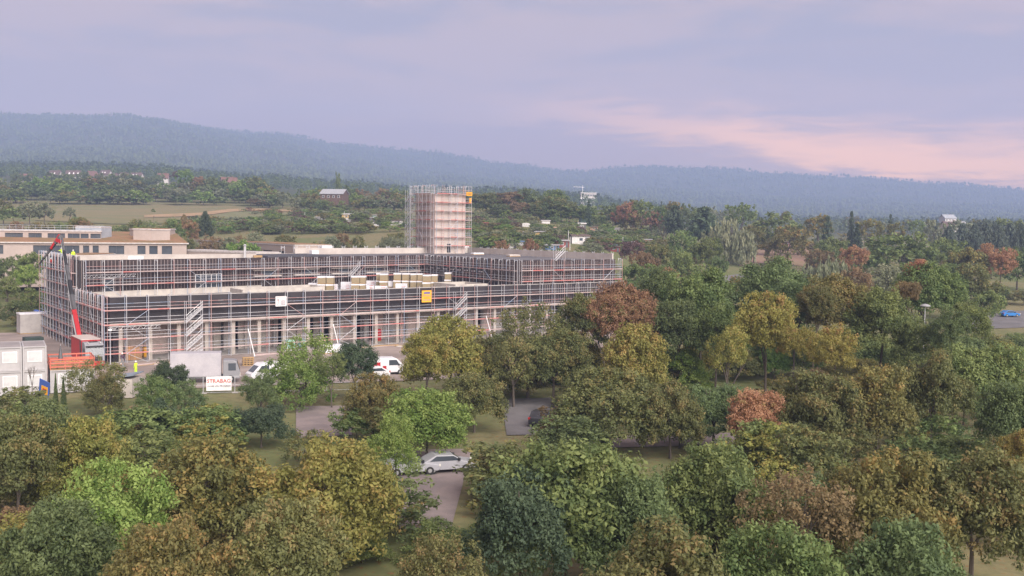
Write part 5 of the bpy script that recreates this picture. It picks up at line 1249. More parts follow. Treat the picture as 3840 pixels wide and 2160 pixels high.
def banner(label, px):
    p_ = meet(fa, fd, px); r_ = empty('fence_banner', p_ + Vector((fd.y, -fd.x, 0)) * .06 + Vector((0, 0, 1.15)), 0, label, 'banner', 'white fence banners'); mm = facing((0, 0, 0), fd)
    b = MB(); n_ = 12
    for i in range(n_):
        for j in range(3):
            f_ = lambda a, c: (-1.4 + 2.8 * a / n_, -.82 + 1.64 * c / 3, .03 * math.sin(a * 1.3 + c) - .03)
            b.quad(f_(i, j), f_(i + 1, j), f_(i + 1, j + 1), f_(i, j + 1))
    o = b.build('cloth', M_SIGNW, r_); o.matrix_local = mm
    for s_, y, sz, m_ in (('STRABAG', .30, .62, M_INKR), ('WORK ON PROGRESS', -.28, .26, M_INK)):
        me = text_mesh(s_, sz); me.materials.append(m_); o = inst('lettering', me, r_); o.matrix_local = mm @ Matrix.Translation((0, y, .03)) @ Matrix.Diagonal((1.0, 1, 1, 1))
banner('white fence banner lettered STRABAG, in full view', 820); banner('white fence banner lettered STRABAG, half behind the olive tree', 447)
# lamp mast, leaning props, timber stacks, boxes, foil stacks
lm = empty('lamp_mast', on(414, 1385, .06), 0, 'slim grey lamp mast at the left front corner', 'lamp'); MB().tube((0, 0, 0), (0, 0, 5.1), .06, .045, 8).build('pole', M_STEEL, lm); MB().lathe([(.12, 5.1), (.28, 5.15), (.3, 5.35), (.1, 5.42)], 12).build('lamp_head', M_WHITE, lm); MB().beam((0, 0, 5.4), (.7, 0, 5.45), .08, .08).build('arm', M_ALU, lm)
for i, px in enumerate((955, 1275, 1850)):
    q0 = meet(F0 + N_F * 3.6, u, px); q1 = meet(F0 + N_F * 1.4, u, px - 25); pr = empty('raking_prop', q0, 0, ['white raking prop by the timber stack', 'white raking prop left of the dark yew', 'white raking prop behind the open thin-branched tree'][i], 'prop', 'raking props')
    MB().tube((0, 0, .05), q1 - q0 + Vector((0, 0, 4.0)), .07, .07, 6).build('tube', M_WHITE, pr); MB().box(-.2, .2, -.2, .2, 0, .08).build('foot', M_STEEL, pr)
ts = empty('timber_stack', on(930, 1370, .06), R(20), 'stack of short timber slats beside the raking prop', 'timber'); rq = random.Random(2)
for k in range(9):
    for j in range(4): MB().box(-.75 + rq.uniform(-.06, .06), .75 + rq.uniform(-.06, .06), -.5 + j * .27, -.5 + j * .27 + .16, k * .13, k * .13 + .09).build('slat', M_TIMBER, ts) if k % 2 == 0 else MB().box(-.7 + j * .42, -.7 + j * .42 + .14, -.5, .55, k * .13, k * .13 + .09).build('slat', M_TIMBER, ts)
M_CARD = mat('cardboard', (.40, .24, .14), .85, (.35, .21, .12), 2)
bx_ = [(478, .16, 1.1, 1.0), (478, 1.17, 1.0, .95), (498, .16, 1.3, .9), (500, 1.07, 1.2, .9), (516, .16, .8, 1.0)]
for i, (px, z_, s_, h_) in enumerate(bx_):
    q_ = meet(F0 - N_F * 1.6, u, px); r_ = empty('cardboard_box', q_ + Vector((0, 0, z_)), angu, ['left lower brown cardboard box inside the ground floor', 'left upper brown cardboard box inside the ground floor', 'middle lower brown cardboard box inside the ground floor', 'middle upper brown cardboard box inside the ground floor', 'narrow brown cardboard box beside the first column'][i], 'box', 'cardboard boxes'); MB().box(-s_ / 2, s_ / 2, -s_ / 2, s_ / 2, 0, h_).build('carton', M_CARD, r_, bevel=.015); MB().box(-.05, .05, -s_ / 2 - .004, s_ / 2 + .004, .02, h_ + .004).build('tape', M_BENCH, r_)
M_MINT = mat('mint_foil', (.36, .62, .52), .5, (.30, .55, .46), 2)
def bundle(label, p, w, d_, h_, m, name='foil_bundle', rz=angu, z=0.15, top=None, cat='bundle', group=None):
    r_ = empty(name, Vector((p.x, p.y, z)), rz, label, cat, group); rq_ = random.Random(int(p.x * 100) + int(z * 10)); b = MB(); n_ = 5
    MB().box(-w / 2, w / 2, -d_ / 2, d_ / 2, 0, .12).build('pallet', M_TIMBER, r_)
    def sh(t): return .965 + rq_.uniform(0, .035)
    b.hexa([(-w / 2 * sh(0), -d_ / 2, .12), (w / 2 * sh(0), -d_ / 2, .12), (w / 2, d_ / 2 * sh(0), .12), (-w / 2, d_ / 2, .12), (-w / 2 * sh(0), -d_ / 2 * sh(0), h_), (w / 2 * sh(0), -d_ / 2 * sh(0), h_ - rq_.uniform(0, .06)), (w / 2 * sh(0), d_ / 2 * sh(0), h_), (-w / 2 * sh(0), d_ / 2 * sh(0), h_)]); b.build('load', m, r_, bevel=.04)
    if top: 
        b = MB(); e_ = .025; b.hexa([(-w / 2 - e_, -d_ / 2 - e_, h_ - .2 - rq_.random() * .12), (w / 2 + e_, -d_ / 2 - e_, h_ - .22), (w / 2 + e_, d_ / 2 + e_, h_ - .25), (-w / 2 - e_, d_ / 2 + e_, h_ - .22), (-w / 2 - e_, -d_ / 2 - e_, h_ + .03), (w / 2 + e_, -d_ / 2 - e_, h_ + .02), (w / 2 + e_, d_ / 2 + e_, h_ + .05), (-w / 2 - e_, d_ / 2 + e_, h_ + .03)]); b.build('foil_hood', top, r_, bevel=.03)
    return r_
bundle('mint green foil bundle inside the ground floor, left of two', meet(F0 - N_F * 1.2, u, 1085), 1.5, 1.2, 1.5, M_MINT); bundle('mint green foil bundle inside the ground floor, right of two', meet(F0 - N_F * 1.2, u, 1138), 1.4, 1.2, 1.3, M_MINT)
bundle('red tool cabinet standing inside the ground floor', meet(F0 - N_F * 3.4, u, 1418), 1.0, .8, 2.1, M_RED, 'tool_cabinet', cat='cabinet'); bundle('yellow plastic drum stack behind the first column', meet(F0 - N_F * 3, u, 545), .8, .8, 1.5, M_SIGNY)
bundle('white foil covered heap beside the dark yew', meet(F0 + N_F * 6, u, 1245), 3.4, 1.6, 1.3, M_WRAP, z=.06); bundle('grey foil covered brick stack at the far left', plan(140, 178), 6.5, 2.4, 3.6, M_CONCD, z=.06, top=M_WRAP)
bundle('dark green machine housing left of the scaffold foot', plan(120, 150), 2.6, 1.8, 2.4, mat('dark_green_paint', (.03, .05, .045), .5), 'machine_housing', z=.06, cat='machine')
me = text_mesh('HTG', .8); me.materials.append(M_MINT); o = inst('lettering', me, bpy.data.objects['machine_housing']); o.matrix_local = facing((-.2, -.93, 1.1), (1, 0, 0))
for i in range(7):
    q_ = meet(F0 + N_F * rq.uniform(2.2, 4.5), u, [560, 620, 700, 1000, 1380, 1450, 1530][i]); r_ = empty('plank_pile', q_ + Vector((0, 0, .06)), angu + rq.uniform(-.2, .2), ordn(i) + ' from the left of the low plank piles along the front', 'planks', 'plank piles')
    for k in range(5): MB().box(-2 + rq.uniform(-.3, .3), 2 + rq.uniform(-.3, .3), -.5 + k * .22, -.5 + k * .22 + .18, 0, .06 + .08 * (k % 2)).build('plank', rq.choice([M_CONC, M_TIMBER, M_DECKG]), r_)
# disc lamp at right
dl = empty('disc_lamp', plan(3475, 128), 0, 'pale grey disc-shaped street lamp among the shrubs at right', 'street lamp'); zt = at(3475, 1150, 128).z; MB().tube((0, 0, 0), (0, 0, zt), .07, .05, 8).build('pole', M_STEEL, dl); MB().lathe([(.1, zt - .05), (.62, zt + .02), (.66, zt + .12), (.35, zt + .3), (.08, zt + .36)], 18).build('disc_head', mat('lamp_disc', (.36, .36, .38), .4), dl)

# ------------------------------------------------------------------ loads on the lower roof
M_WPACK = M_WRAP
def rpx(zx): return 1150 + zx / 3.68
def rpy(zy): return 1000 + zy / 3.68
ins = [(172, 290, 350, 2), (296, 400, 350, 2), (640, 758, 345, 2), (760, 838, 345, 2), (1030, 1145, 300, 2), (985, 1030, 290, 2), (1220, 1330, 290, 2), (1338, 1450, 292, 2), (1455, 1545, 296, 2), (1550, 1620, 296, 2), (1625, 1740, 318, 2), (1745, 1830, 312, 2), (1925, 2020, 275, 2)]
for i, (a, c, yb, n_) in enumerate(ins):
    g_ = on((rpx(a) + rpx(c)) / 2, rpy(yb), HR); w_ = (rpx(c) - rpx(a)) / FPX * g_.y * .94; g_ = g_ + v * .7
    for k in range(n_):
        bundle('%s %s brown wool insulation pallet from the left on the lower roof' % (['lower', 'upper'][k], ordn(i)), g_ + u * (.06 * k), w_, 1.25, 1.36, M_WOOL, 'insulation_pallet', angu - R(42), HR + k * 1.42, M_WRAP, 'pallet', 'brown insulation pallets on the roof')
wht = [(45, 168, 330, 1.35), (402, 450, 335, 1.2), (492, 640, 325, 1.5), (838, 985, 280, 1.2), (836, 955, 335, .95), (960, 1145, 332, .85), (1150, 1225, 285, 1.2), (1245, 1420, 320, 1.15), (675, 795, 300, 2.2)]
for i, (a, c, yb, h_) in enumerate(sorted(wht)):
    g_ = on((rpx(a) + rpx(c)) / 2, rpy(yb), HR) + v * .7; w_ = (rpx(c) - rpx(a)) / FPX * g_.y * .9
    r_ = bundle(ordn(i) + ' white foil-wrapped insulation pack from the left on the lower roof', g_, w_, 1.2, h_, M_WRAP, 'white_pack', angu - R(42), HR, None, 'pack', 'white packs on the roof')
    if i in (1, 2, 4, 5, 6, 8):
        for k in range(3): MB().box(w_ * .05, w_ * .42, -.612, -.603, .3 + k * .3, .36 + k * .3).build('red_print', M_INKR, r_)
# loads on the upper roof
for i, (px, py, w_, h_, m_, l) in enumerate([(1223, 950, 2.6, 1.6, M_WRAP, 'large white pallet of boards on the upper roof'), (1134, 952, .8, 1.1, M_WRAP, 'small upright white pack on the upper roof'), (1178, 955, 1.7, .8, M_WRAP, 'crumpled white foil heap on the upper roof'), (1340, 946, 2.2, .7, M_WRAP, 'white bundle among dark timbers on the upper roof'), (1475, 941, 4.0, .7, M_WRAP, 'long white stack on the upper roof left of the tower'),
        (1420, 944, 3.0, .6, M_BLACKP, 'dark stack of boards on the upper roof'), (1300, 948, 4.2, .45, M_TIMBER, 'yellow timber pile on the upper roof'), (1745, 940, 1.8, 1.2, M_WRAP, 'crumpled foil bale at the foot of the tower'), (1790, 955, 3.0, .35, M_WRAP, 'flat white pack on the wing roof, left'), (1925, 962, 3.0, .35, M_CONCL, 'flat beige pack on the wing roof, right'), (505, 968, 2.6, .6, M_WRAP, 'white foil bundle on the left upper roof'), (455, 970, 1.6, .6, M_WRAP, 'small white foil heap on the left upper roof')]):
    bundle(l, on(px, py, HU - .2) if i not in (10, 11) else plan(px, (U0 + dU * 10).y + 2), w_, 1.2, h_ + .12, m_, 'roof_load', angu, HU - .2)
vs = empty('vent_stack', meet(F0 + v * 1.6, u, 1026) + Vector((0, 0, HR)), 0, 'white bent vent pipe on the lower roof edge', 'pipe'); MB().tube((0, 0, 0), (0, 0, .8), .22, .2, 10).build('pipe', M_WHITE, vs); MB().tube((0, 0, .78), (-.1, 0, 1.25), .22, .2, 10).build('hood', M_WHITE, vs)
vs = empty('vent_stack', U0 + dU * 31 + v * 1 + Vector((0, 0, HU - .2)), 0, 'slim grey flue pipe on the left upper roof', 'pipe'); MB().tube((0, 0, 0), (0, 0, 2.3), .22, .22, 10).build('pipe', M_ALU, vs); MB().lathe([(.3, 2.3), (.34, 2.4), (.1, 2.6)], 10).build('hood', M_ALU, vs)
# ------------------------------------------------------------------ the older school buildings behind
M_CREAM = mat('cream_render', (.40, .33, .30), .9, (.35, .29, .265), .15); M_SEDUM = mat('sedum_roof', (.27, .15, .085), 1, (.20, .14, .07), .25, coords='World', bump=.4); M_FASC = mat('roof_fascia', (.50, .46, .45), .7); M_ZINC = mat('zinc_sheet', (.36, .38, .42), .5, (.30, .32, .36), .4)
def block(label, p, q, depth, z0, z1, wins, roof=M_SEDUM, wallm=M_CREAM, over=.5, name='school_block', zw=(1.0, 2.6), fascia=.3, group='school buildings', rise=0):
    """block whose front wall runs p -> q; wins = (from, to, sill, head) along the front in metres"""
    d = (q - p).normalized(); L = (q - p).length; root = empty(name, Vector((p.x, p.y, z0)), math.atan2(d.y, d.x), label, 'building', group); H = z1 - z0
    # front wall in strips so that window openings are real recesses
    ws = sorted(wins); rows_ = sorted({(w[2], w[3]) for w in ws}); b = MB(); b.box(0, L, .36, depth, 0, H)
    if ws:
        for (lo, hi) in rows_[:1]:
            b.box(0, L, 0, .36, 0, lo); b.box(0, L, 0, .36, hi, H); x = 0
            for (a, c, _, _) in ws: b.box(x, a, 0, .36, lo, hi); x = c
            b.box(x, L, 0, .36, lo, hi)
    else: b.box(0, L, 0, .36, 0, H)
    b.build('wall', wallm, root)
    for (a, c, lo, hi) in ws:
        f = MB(); f.box(a, c, .22, .28, lo, lo + .08); f.box(a, c, .22, .28, hi - .08, hi); nm_ = max(1, int((c - a) / 1.3))
        for i in range(nm_ + 1): xx = a + (c - a - .08) * i / nm_; f.box(xx, xx + .08, .215, .285, lo + .08, hi - .08)
        w_ = f.build('window', M_DGREY, root); MB().box(a, c, .29, .33, lo, hi).build('pane', M_GLASS, w_)
        MB().box(a - .05, c + .05, -.06, .2, lo - .06, lo - .002).build('sill', M_FASC, w_)
    MB().box(-over, L + over, -over, depth + over, H + .002, H + fascia).build('roof_edge', M_FASC, root)
    xa, xb, ya, yb, za = -over + .25, L + over - .25, -over + .25, depth + over - .25, H + fascia + .002; MB().hexa([(xa, ya, za), (xb, ya, za), (xb, yb, za), (xa, yb, za), (xa, ya, za + .12), (xb, ya, za + .12), (xb, yb, za + .12 + rise), (xa, yb, za + .12 + rise)]).build('roof', roof, root)
    return root
def P2(px, Y): return plan(px, Y)
zs = 4.0
p, q = P2(-80, 238), P2(700, 258); LL = (q - p).length
def wat(px, w, lo=7.9, hi=10.0):
    a = (meet(p, (q - p).normalized(), px) - p).length; return (a, a + w, lo, hi)
block('long cream school block with red-brown planted roof', p, q, 26, zs, 14.5, [wat(-40, 3), wat(125, 10.2), wat(312, 1.4), wat(348, 1.4), wat(408, 3.6), wat(516, 1.9), wat(560, 2.0), wat(607, 2.5)], rise=2.4)
p, q = P2(-80, 247), P2(380, 256)
block('upper school storey with ribbon windows and metal roof', p, q, 9, 14.95, 17.3, [wat(20, 4, .7, 1.9), wat(108, 3.0, .7, 1.9), wat(180, 4.6, .7, 1.9), wat(245, 3.4, .7, 1.9), wat(303, 1.9, .7, 1.9), wat(340, 2.4, .7, 1.9)], M_ZINC, over=.2)
rl = empty('roof_railing', P2(-60, 249) + Vector((0, 0, 17.7)), math.atan2((q - p).y, (q - p).x), 'metal safety railing on the upper school roof', 'railing')
for i in range(20): MB().tube((i * 1.45, 0, 0), (i * 1.45, 0, 1.1), .03, .03, 5).build('post', M_STEEL, rl)
for z_ in (.55, 1.1): MB().tube((0, 0, z_), (27.55, 0, z_), .025, .025, 5).build('rail', M_STEEL, rl)
block('grey-blue metal box at the end of the upper school storey', P2(381, 257), P2(420, 262), 7, 14.95, 18.3, [], M_ZINC, M_ZINC, over=.05)
p, q = P2(487, 268), P2(567, 258); block('cream roof pavilion on the school, left face', p, q, 5, 14.95, 17.9, [wat(540, 2.2, .5, 1.7)], over=.15)
p, q = P2(568, 258), P2(658, 278); block('cream roof pavilion on the school, right face with four small windows', p, q, 4.5, 14.95, 18.0, [wat(590, .8, .7, 1.7), wat(607, .8, .7, 1.7), wat(624, .8, .7, 1.7), wat(640, .8, .7, 1.7)], over=.15)
p, q = P2(725, 320), P2(1105, 255); block('long low cream school wing with dark ribbon windows', p, q, 10, 6, 14.5, [wat(745, 8, 5.6, 7.0), wat(830, 6, 5.6, 7.0), wat(985, 6.5, 5.6, 7.0), wat(1045, 3.5, 5.6, 7.0)], over=.1)
p, q = P2(292, 205), P2(430, 226); block('low school annex with red planted roof', p, q, 6, 3, 12.5, [wat(302, 3, 7.5, 8.6)], over=.15)
p, q = P2(665, 262), P2(960, 246); block('low flat school link behind the left roof', p, q, 8, 3, 12.6, [], M_FASC, over=.1)
pb = empty('gazebo', plan(131, 190), 0, 'blue-topped dark gazebo at the left edge', 'gazebo'); MB().lathe([(2.2, 2.3), (1.4, 2.7), (.15, 3.1)], 8).build('canopy', mat('gazebo_blue', (.08, .14, .42), .7), pb)
for a in range(4): MB().tube((1.5 * math.cos(a * 1.57 + .78), 1.5 * math.sin(a * 1.57 + .78), 0), (1.5 * math.cos(a * 1.57 + .78), 1.5 * math.sin(a * 1.57 + .78), 2.5), .05, .05, 6).build('leg', M_DGREY, pb)
MB().box(-1.4, 1.4, 1.0, 1.4, .0, 2.3).build('side_wall', M_BLACKP, pb)

# ------------------------------------------------------------------ allotment huts
def hut(px, py, wpx, hpx, wc, rc, label, style='flat', solar=False, cat='hut', win=True, name='garden_hut', rz=None):
    g_ = ground_at(px, py); w = 1.12 * wpx / FPX * g_.y; h = max(1.6, 1.25 * hpx / FPX * g_.y); rq_ = random.Random(int(px)); root = empty(name, g_ - Vector((0, 0, .1)), rq_.uniform(-.35, .35) if rz is None else rz, label, cat, 'garden huts'); dpt = max(2.0, w * .6)
    wm = mat('hut_%s' % wc[0], wc[1], .85); rm = mat('hut_roof_%s' % rc[0], rc[1], .7)
    MB().box(-w / 2, w / 2, 0, dpt, 0, h * .82).build('wall', wm, root); b = MB()
    if style == 'flat': b.hexa([(-w / 2 - .35, -.5, h * .84), (w / 2 + .35, -.5, h * .84), (w / 2 + .35, dpt + .3, h * .93), (-w / 2 - .35, dpt + .3, h * .93), (-w / 2 - .35, -.5, h * .92), (w / 2 + .35, -.5, h * .92), (w / 2 + .35, dpt + .3, h * 1.03), (-w / 2 - .35, dpt + .3, h * 1.03)])
    elif style == 'gable':
        k = len(b.v); e = .3; zt = h * 1.25
        for x in (-w / 2 - e, w / 2 + e): b.v += [(x, -e, h * .80), (x, dpt / 2, zt), (x, dpt + e, h * .80), (x, dpt + e, h * .86), (x, dpt / 2, zt + .15), (x, -e, h * .86)]
        b.f += [(k, k + 1, k + 2, k + 3, k + 4, k + 5), (k + 11, k + 10, k + 9, k + 8, k + 7, k + 6)] + [(k + i, k + 6 + i, k + 6 + (i + 1) % 6, k + (i + 1) % 6) for i in range(6)]; b.mi += [0] * 8
    else:
        n_ = 8; pts = [(-w / 2 * math.cos(t * math.pi / n_), h * .5 + h * .55 * math.sin(t * math.pi / n_)) for t in range(n_ + 1)]
        for (x0, z0), (x1, z1) in zip(pts, pts[1:]): b.quad((x0, -.1, z0), (x1, -.1, z1), (x1, dpt + .1, z1), (x0, dpt + .1, z0))
        b.poly([(x, -.1, z_) for x, z_ in reversed(pts)]); b.poly([(x, dpt + .1, z_) for x, z_ in pts])
    b.build('roof', rm, root)
    if win:
        wn = MB().box(-w * .1, w * .12, -.06, -.005, h * .35, h * .68).build('window', M_WHITE, root); MB().box(-w * .1 + .1, w * .12 - .1, -.075, -.062, h * .35 + .1, h * .68 - .1).build('pane', M_GLASS, wn); MB().box(w * .25, w * .25 + .8, -.05, -.005, .02, h * .7).build('door', M_DGREY, root)
    if solar:
        for i in range(4): MB().hexa([(-w * .35 + i * w * .17, -.3, h * 1.06), (-w * .35 + i * w * .17 + w * .15, -.3, h * 1.06), (-w * .35 + i * w * .17 + w * .15, .5, h * 1.35), (-w * .35 + i * w * .17, .5, h * 1.35)] + [(x, y + .06, z_ + .03) for x, y, z_ in [(-w * .35 + i * w * .17, -.3, h * 1.06), (-w * .35 + i * w * .17 + w * .15, -.3, h * 1.06), (-w * .35 + i * w * .17 + w * .15, .5, h * 1.35), (-w * .35 + i * w * .17, .5, h * 1.35)]]).build('solar_panel', M_GLASS, root)
    return root
cY, cR, cW, cB, cG, cN, cM, cP = ('yellow', (.52, .36, .15)), ('oxblood', (.24, .06, .05)), ('white', (.66, .64, .64)), ('blue', (.12, .20, .36)), ('grey', (.34, .33, .34)), ('brown', (.14, .10, .085)), ('mint', (.34, .50, .44)), ('peach', (.55, .33, .25))
for a in [
 (2028, 888, 38, 17, cY, cG, 'yellow garden hut right of the tower'), (2089, 873, 16, 17, cP, cP, 'narrow peach-coloured garden shed above the red hut', 'flat', False, 'hut', False),
 (2178, 916, 60, 30, cW, cN, 'two-tone white garden house with brown upper floor'), (2108, 928, 48, 23, cR, cG, 'oxblood garden hut with white shuttered window and long grey roof'),
 (2070, 940, 46, 18, cB, cG, 'blue garden hut with white posts below the oxblood hut'), (2300, 944, 44, 17, cR, cN, 'red-brown garden hut with tilted solar panels', 'flat', True), (2370, 924, 54, 15, cR, cW, 'long oxblood hut with white window frame near the right hedge'),
 (2303, 871, 34, 11, cW, cW, 'white tent-like garden hut', 'gable'), (2183, 861, 24, 20, cG, cW, 'tall grey-white shed below the mint tarpaulin'), (2195, 840, 36, 24, cM, cM, 'mint green tarpaulin tent on the garden slope', 'tunnel', False, 'tent', False),
 (2205, 816, 18, 10, cW, cW, 'small white caravan box on the upper slope'), (2125, 814, 38, 11, cP, cY, 'tan fence-like hut on the upper slope', 'flat', False, 'hut', False), (2047, 838, 28, 7, cW, cW, 'flat white garden roof above the yellow hut', 'flat', False, 'hut', False),
 (1971, 850, 25, 10, cW, cW, 'pale rounded greenhouse left of the flat white roof', 'tunnel', False, 'greenhouse', False), (1955, 921, 28, 13, cG, cB, 'shed with pale blue roof behind the wing parapet'), (1812, 852, 32, 14, cN, cR, 'brown hut with reddish roof right beside the tower'),
 (1833, 888, 28, 10, cM, cM, 'pale green shed right of the tower', 'flat', False, 'hut', False), (1968, 886, 22, 12, cW, cG, 'small white hut left of the yellow hut'), (2278, 821, 34, 13, cN, cG, 'dark shed high on the garden slope'),
 (2225, 866, 26, 12, cP, cN, 'orange-brown shed right of the tall grey-white shed'), (2430, 915, 22, 14, cP, cG, 'beige shed at the right end of the gardens'), (1920, 935, 20, 12, cW, cG, 'white hut just behind the wing parapet, left of the rusty tree'),
 (1299, 821, 32, 16, cY, cW, 'cream garden hut with pale roof left of the tower'), (1391, 832, 32, 14, cN, cG, 'dark brown garden hut left of the tower'), (1482, 845, 36, 17, cW, cN, 'white garden hut with dark roof near the tower'), (1415, 849, 24, 11, cW, cW, 'small white hut between dark brown and white huts'),
 (1201, 827, 38, 9, cG, cW, 'low hut with white flat roof by the field'), (1233, 832, 20, 10, cN, cG, 'dark low shed right of the flat white roof by the field'), (1300, 832, 22, 8, cW, cW, 'white dome greenhouse below the cream hut', 'tunnel', False, 'greenhouse', False), (1410, 818, 24, 10, cM, cG, 'pale green hut above the dark brown hut'), (1505, 855, 24, 10, cN, cW, 'brown shed at the left foot of the tower'), (1340, 818, 12, 6, cG, cG, 'tiny grey shed beside the cream hut', 'flat', False, 'hut', False),
 (2655, 935, 50, 10, cW, cW, 'white caravan at the park edge under the pine'), (2945, 920, 24, 12, cR, cN, 'small red park shelter right of the yellow-olive oak')]: hut(*a)
for i, (px, py, hh) in enumerate([(2131, 915, 48), (2137, 940, 50), (2335, 938, 48), (2390, 925, 42), (1143, 822, 26), (1188, 815, 22), (1291, 822, 28), (1349, 825, 24), (3048, 915, 45), (2895, 880, 42)]):
    g_ = ground_at(px, py); r_ = empty('garden_pole', g_ - Vector((0, 0, .2)), 0, ordn(i) + ' thin pale pole among the gardens and park', 'pole', 'pale garden poles'); MB().tube((0, 0, 0), (0, 0, hh / FPX * g_.y), .09, .07, 6).build('shaft', M_WHITE, r_); MB().lathe([(.1, hh / FPX * g_.y), (.16, hh / FPX * g_.y + .06), (.04, hh / FPX * g_.y + .14)], 8).build('cap', M_WHITE, r_)

# ------------------------------------------------------------------ barn, village, hotel
M_RFD = mat('dark_roof_tiles', (.13, .09, .085), .9, (.10, .075, .075), .3); M_RFR = mat('red_roof_tiles', (.17, .095, .08), .9, (.14, .08, .07), .3); M_RFG = mat('grey_metal_roof', (.36, .37, .40), .5); M_RENW = mat('white_render', (.56, .53, .51), .9, (.49, .46, .44), .2); M_WOODB = mat('dark_boarding', (.13, .085, .065), .9)
def house(px, py, Y, w, d_, hw, hr, label, wallm, roofm, rz, name='village_house', group='village houses', cat='house', sky=0, floors=1):
    p_ = at(px, py + (8 if Y > 850 and px < 700 else 0), Y); root = empty(name, p_, rz, label, cat, group); dn = 12
    MB().box(-w / 2, w / 2, 0, d_, -dn, hw).build('wall', wallm, root); b = MB(); e = .5
    k = len(b.v); t = .3; sl_ = hr / (d_ / 2)
    for x in (-w / 2 - e, w / 2 + e): b.v += [(x, -e, hw - e * sl_), (x, d_ / 2, hw + hr), (x, d_ + e, hw - e * sl_), (x, d_ + e, hw - e * sl_ + t), (x, d_ / 2, hw + hr + t), (x, -e, hw - e * sl_ + t)]
    b.f += [(k, k + 1, k + 2, k + 3, k + 4, k + 5), (k + 11, k + 10, k + 9, k + 8, k + 7, k + 6)] + [(k + i, k + 6 + i, k + 6 + (i + 1) % 6, k + (i + 1) % 6) for i in range(6)]; b.mi += [0] * 8
    rf = b.build('roof', roofm, root)
    g_ = MB()
    for x in (-w / 2 + .02, w / 2 - .02): g_.poly([(x, .05, hw), (x, d_ - .05, hw), (x, d_ / 2, hw + hr - .05)])
    g_.build('gable', wallm, root)
    if cat == 'house': MB().box(w * .2, w * .2 + .8, d_ * .55, d_ * .55 + .8, hw + hr * .5, hw + hr + 1.0).build('chimney', M_RFR, rf)
    for i in range(sky):
        x = -w * .3 + i * w * .3; y0, y1 = d_ * .14, d_ * .28; z0, z1 = hw + y0 * sl_ + t + .05, hw + y1 * sl_ + t + .05; MB().hexa([(x, y0, z0), (x + 1.2, y0, z0), (x + 1.2, y1, z1), (x, y1, z1), (x, y0 - .05, z0 + .1), (x + 1.2, y0 - .05, z0 + .1), (x + 1.2, y1 - .05, z1 + .1), (x, y1 - .05, z1 + .1)]).build('roof_window', M_WHITE, rf)
    for f_ in range(floors):
        for i in range(max(2, int(w / 3.2))):
            x = -w / 2 + 1.0 + i * 3.0
            if x + 1.3 < w / 2: wn = MB().box(x, x + 1.3, -.07, -.005, hw - 2.3 - 2.8 * f_, hw - .9 - 2.8 * f_).build('window', M_WHITE, root); MB().box(x + .12, x + 1.18, -.09, -.072, hw - 2.2 - 2.8 * f_, hw - 1.0 - 2.8 * f_).build('pane', M_GLASS, wn)
    return root
house(1243, 748, 560, 13, 9, 3.2, 2.4, 'barn with grey metal roof and dark boarding between trees', M_WOODB, M_RFG, R(-12), 'barn', 'farm buildings', 'barn')
VH = [(92, 680, 900, 10, 9, 4, 4.5, 'red-roofed house at the left frame edge', M_RENW, M_RFR, .3, 0), (198, 668, 980, 11, 9, 4, 5.5, 'dark-roofed house with two roof windows, left in the village', M_RENW, M_RFD, -.15, 2), (272, 668, 980, 13, 10, 4, 5.5, 'wide dark-roofed village house with bright gable', M_RENW, M_RFD, .2, 3), (185, 692, 900, 12, 8, 5, 1.6, 'grey-roofed long village house in front', M_RENW, M_ZINC, .1, 1),
  (355, 665, 1000, 9, 8, 3.5, 4.5, 'white-gabled village house above the orange tree', M_RENW, M_RFR, .95, 0), (388, 660, 1020, 10, 9, 3.5, 4.5, 'dark-roofed village house right of the white gable', M_RENW, M_RFD, -.2, 2), (441, 672, 1000, 8, 8, 3.5, 4, 'small white-gabled house in the village centre', M_RENW, M_RFD, 1.0, 0), (479, 680, 960, 9, 9, 5, 5, 'tallest white-gabled house right in the village', M_RENW, M_RFD, 1.1, 0), (506, 670, 1000, 11, 9, 3.5, 4.5, 'brown-roofed house at the right end of the village', M_RENW, M_RFD, -.1, 2),
  (610, 672, 900, 9, 8, 3, 4, 'red-brown roof peeping out right of the village', M_RENW, M_RFR, .2, 0), (865, 702, 780, 12, 8, 3, 4.5, 'red roof behind the grey-green dome tree', M_RENW, M_RFR, .6, 0), (3578, 880, 560, 9, 8, 4.5, 2.5, 'white house with dark roof above the park trees', M_RENW, M_RFD, .1, 1), (3565, 835, 900, 11, 9, 4, 3, 'pale house roof far behind the park trees', M_RENW, M_ZINC, .2, 0)]
for a in VH: house(*a[:11], sky=a[11], floors=2)
ht = empty('hotel_block', at(2203, 752, 1150) - Vector((0, 0, 10)), R(4), 'white stepped hotel block on the far slope', 'building'); zt = 10 + 8.5
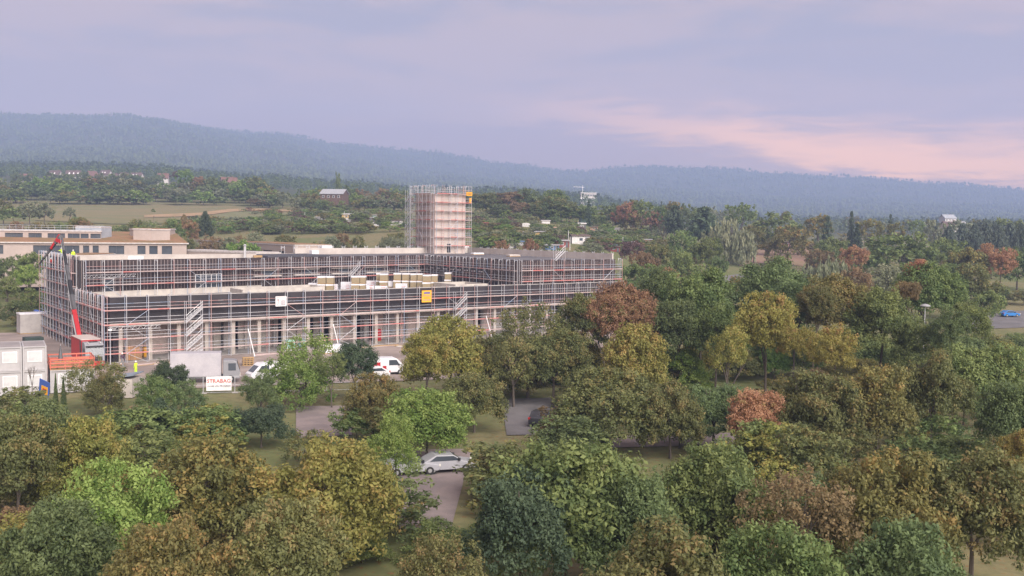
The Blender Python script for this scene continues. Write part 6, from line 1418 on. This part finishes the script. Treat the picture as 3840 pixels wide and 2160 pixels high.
MB().box(-7, 8, 0, 12, 0, 9).build('lower_wall', M_RENW, ht); MB().box(-8.5, 9, -1, 12, zt - 7.0, zt - 5.6).build('balcony', M_WHITE, ht); MB().box(-8.5, 2, -1, 12, zt - 10.2, zt - 8.9).build('balcony', M_WHITE, ht); MB().box(-7.5, 10, 0, 12, zt - 5.6, zt).build('upper_wall', M_RENW, ht); MB().box(-8, 11, -.4, 12.4, zt, zt + .5).build('roof', M_WHITE, ht)
for i in range(9):
    wn = MB().box(-6.6 + i * 1.8, -5.5 + i * 1.8, -.08, -.005, zt - 3.4, zt - 1.6).build('window', M_DGREY, ht); MB().box(-6.5 + i * 1.8, -5.6 + i * 1.8, -.1, -.082, zt - 3.3, zt - 1.7).build('pane', M_GLASS, wn)
tcn = empty('tower_crane', at(2184, 745, 1165), 0, 'white tower crane standing behind the far hotel', 'crane'); MB().beam((0, 0, -8), (0, 0, 13.6), .4, .4).build('mast', M_WHITE, tcn); MB().beam((2, 0, 13), (-10.5, 0, 13.4), .35, .4).build('jib', M_WHITE, tcn); MB().beam((0, 0, 13.6), (0, 0, 15.2), .35, .35).build('apex', M_WHITE, tcn)
hb = empty('tower_block', at(3592, 845, 1300), 0, 'pale high-rise block far right before the blue hills', 'building'); MB().box(-8, 10, 0, 12, -25, 5).build('wall', M_RENW, hb); MB().box(-8.3, 10.3, -.3, 12.3, 5.002, 5.6).build('roof', M_ZINC, hb)
for r_ in range(3):
    for i in range(5): MB().box(-6.5 + i * 3.2, -4.6 + i * 3.2, -.08, -.004, 1.8 - r_ * 3.2, 3.4 - r_ * 3.2).build('window', M_GLASS, hb)
# ------------------------------------------------------------------ the air
hz = bpy.data.materials.new('haze_air'); hz.use_nodes = True; t = hz.node_tree; t.nodes.clear()
pv = t.nodes.new('ShaderNodeVolumePrincipled'); pv.inputs['Color'].default_value = (.405, .52, .83, 1); pv.inputs['Density'].default_value = HAZE = 3.0e-4
pv.inputs['Anisotropy'].default_value = 0.0
mo = t.nodes.new('ShaderNodeOutputMaterial'); t.links.new(pv.outputs[0], mo.inputs['Volume'])
b = MB().box(-9800, 9800, -600, 6350, -3, 760); o = b.build('haze', hz); tag(o, 'pale blue haze filling the valley air', 'haze', kind='stuff')
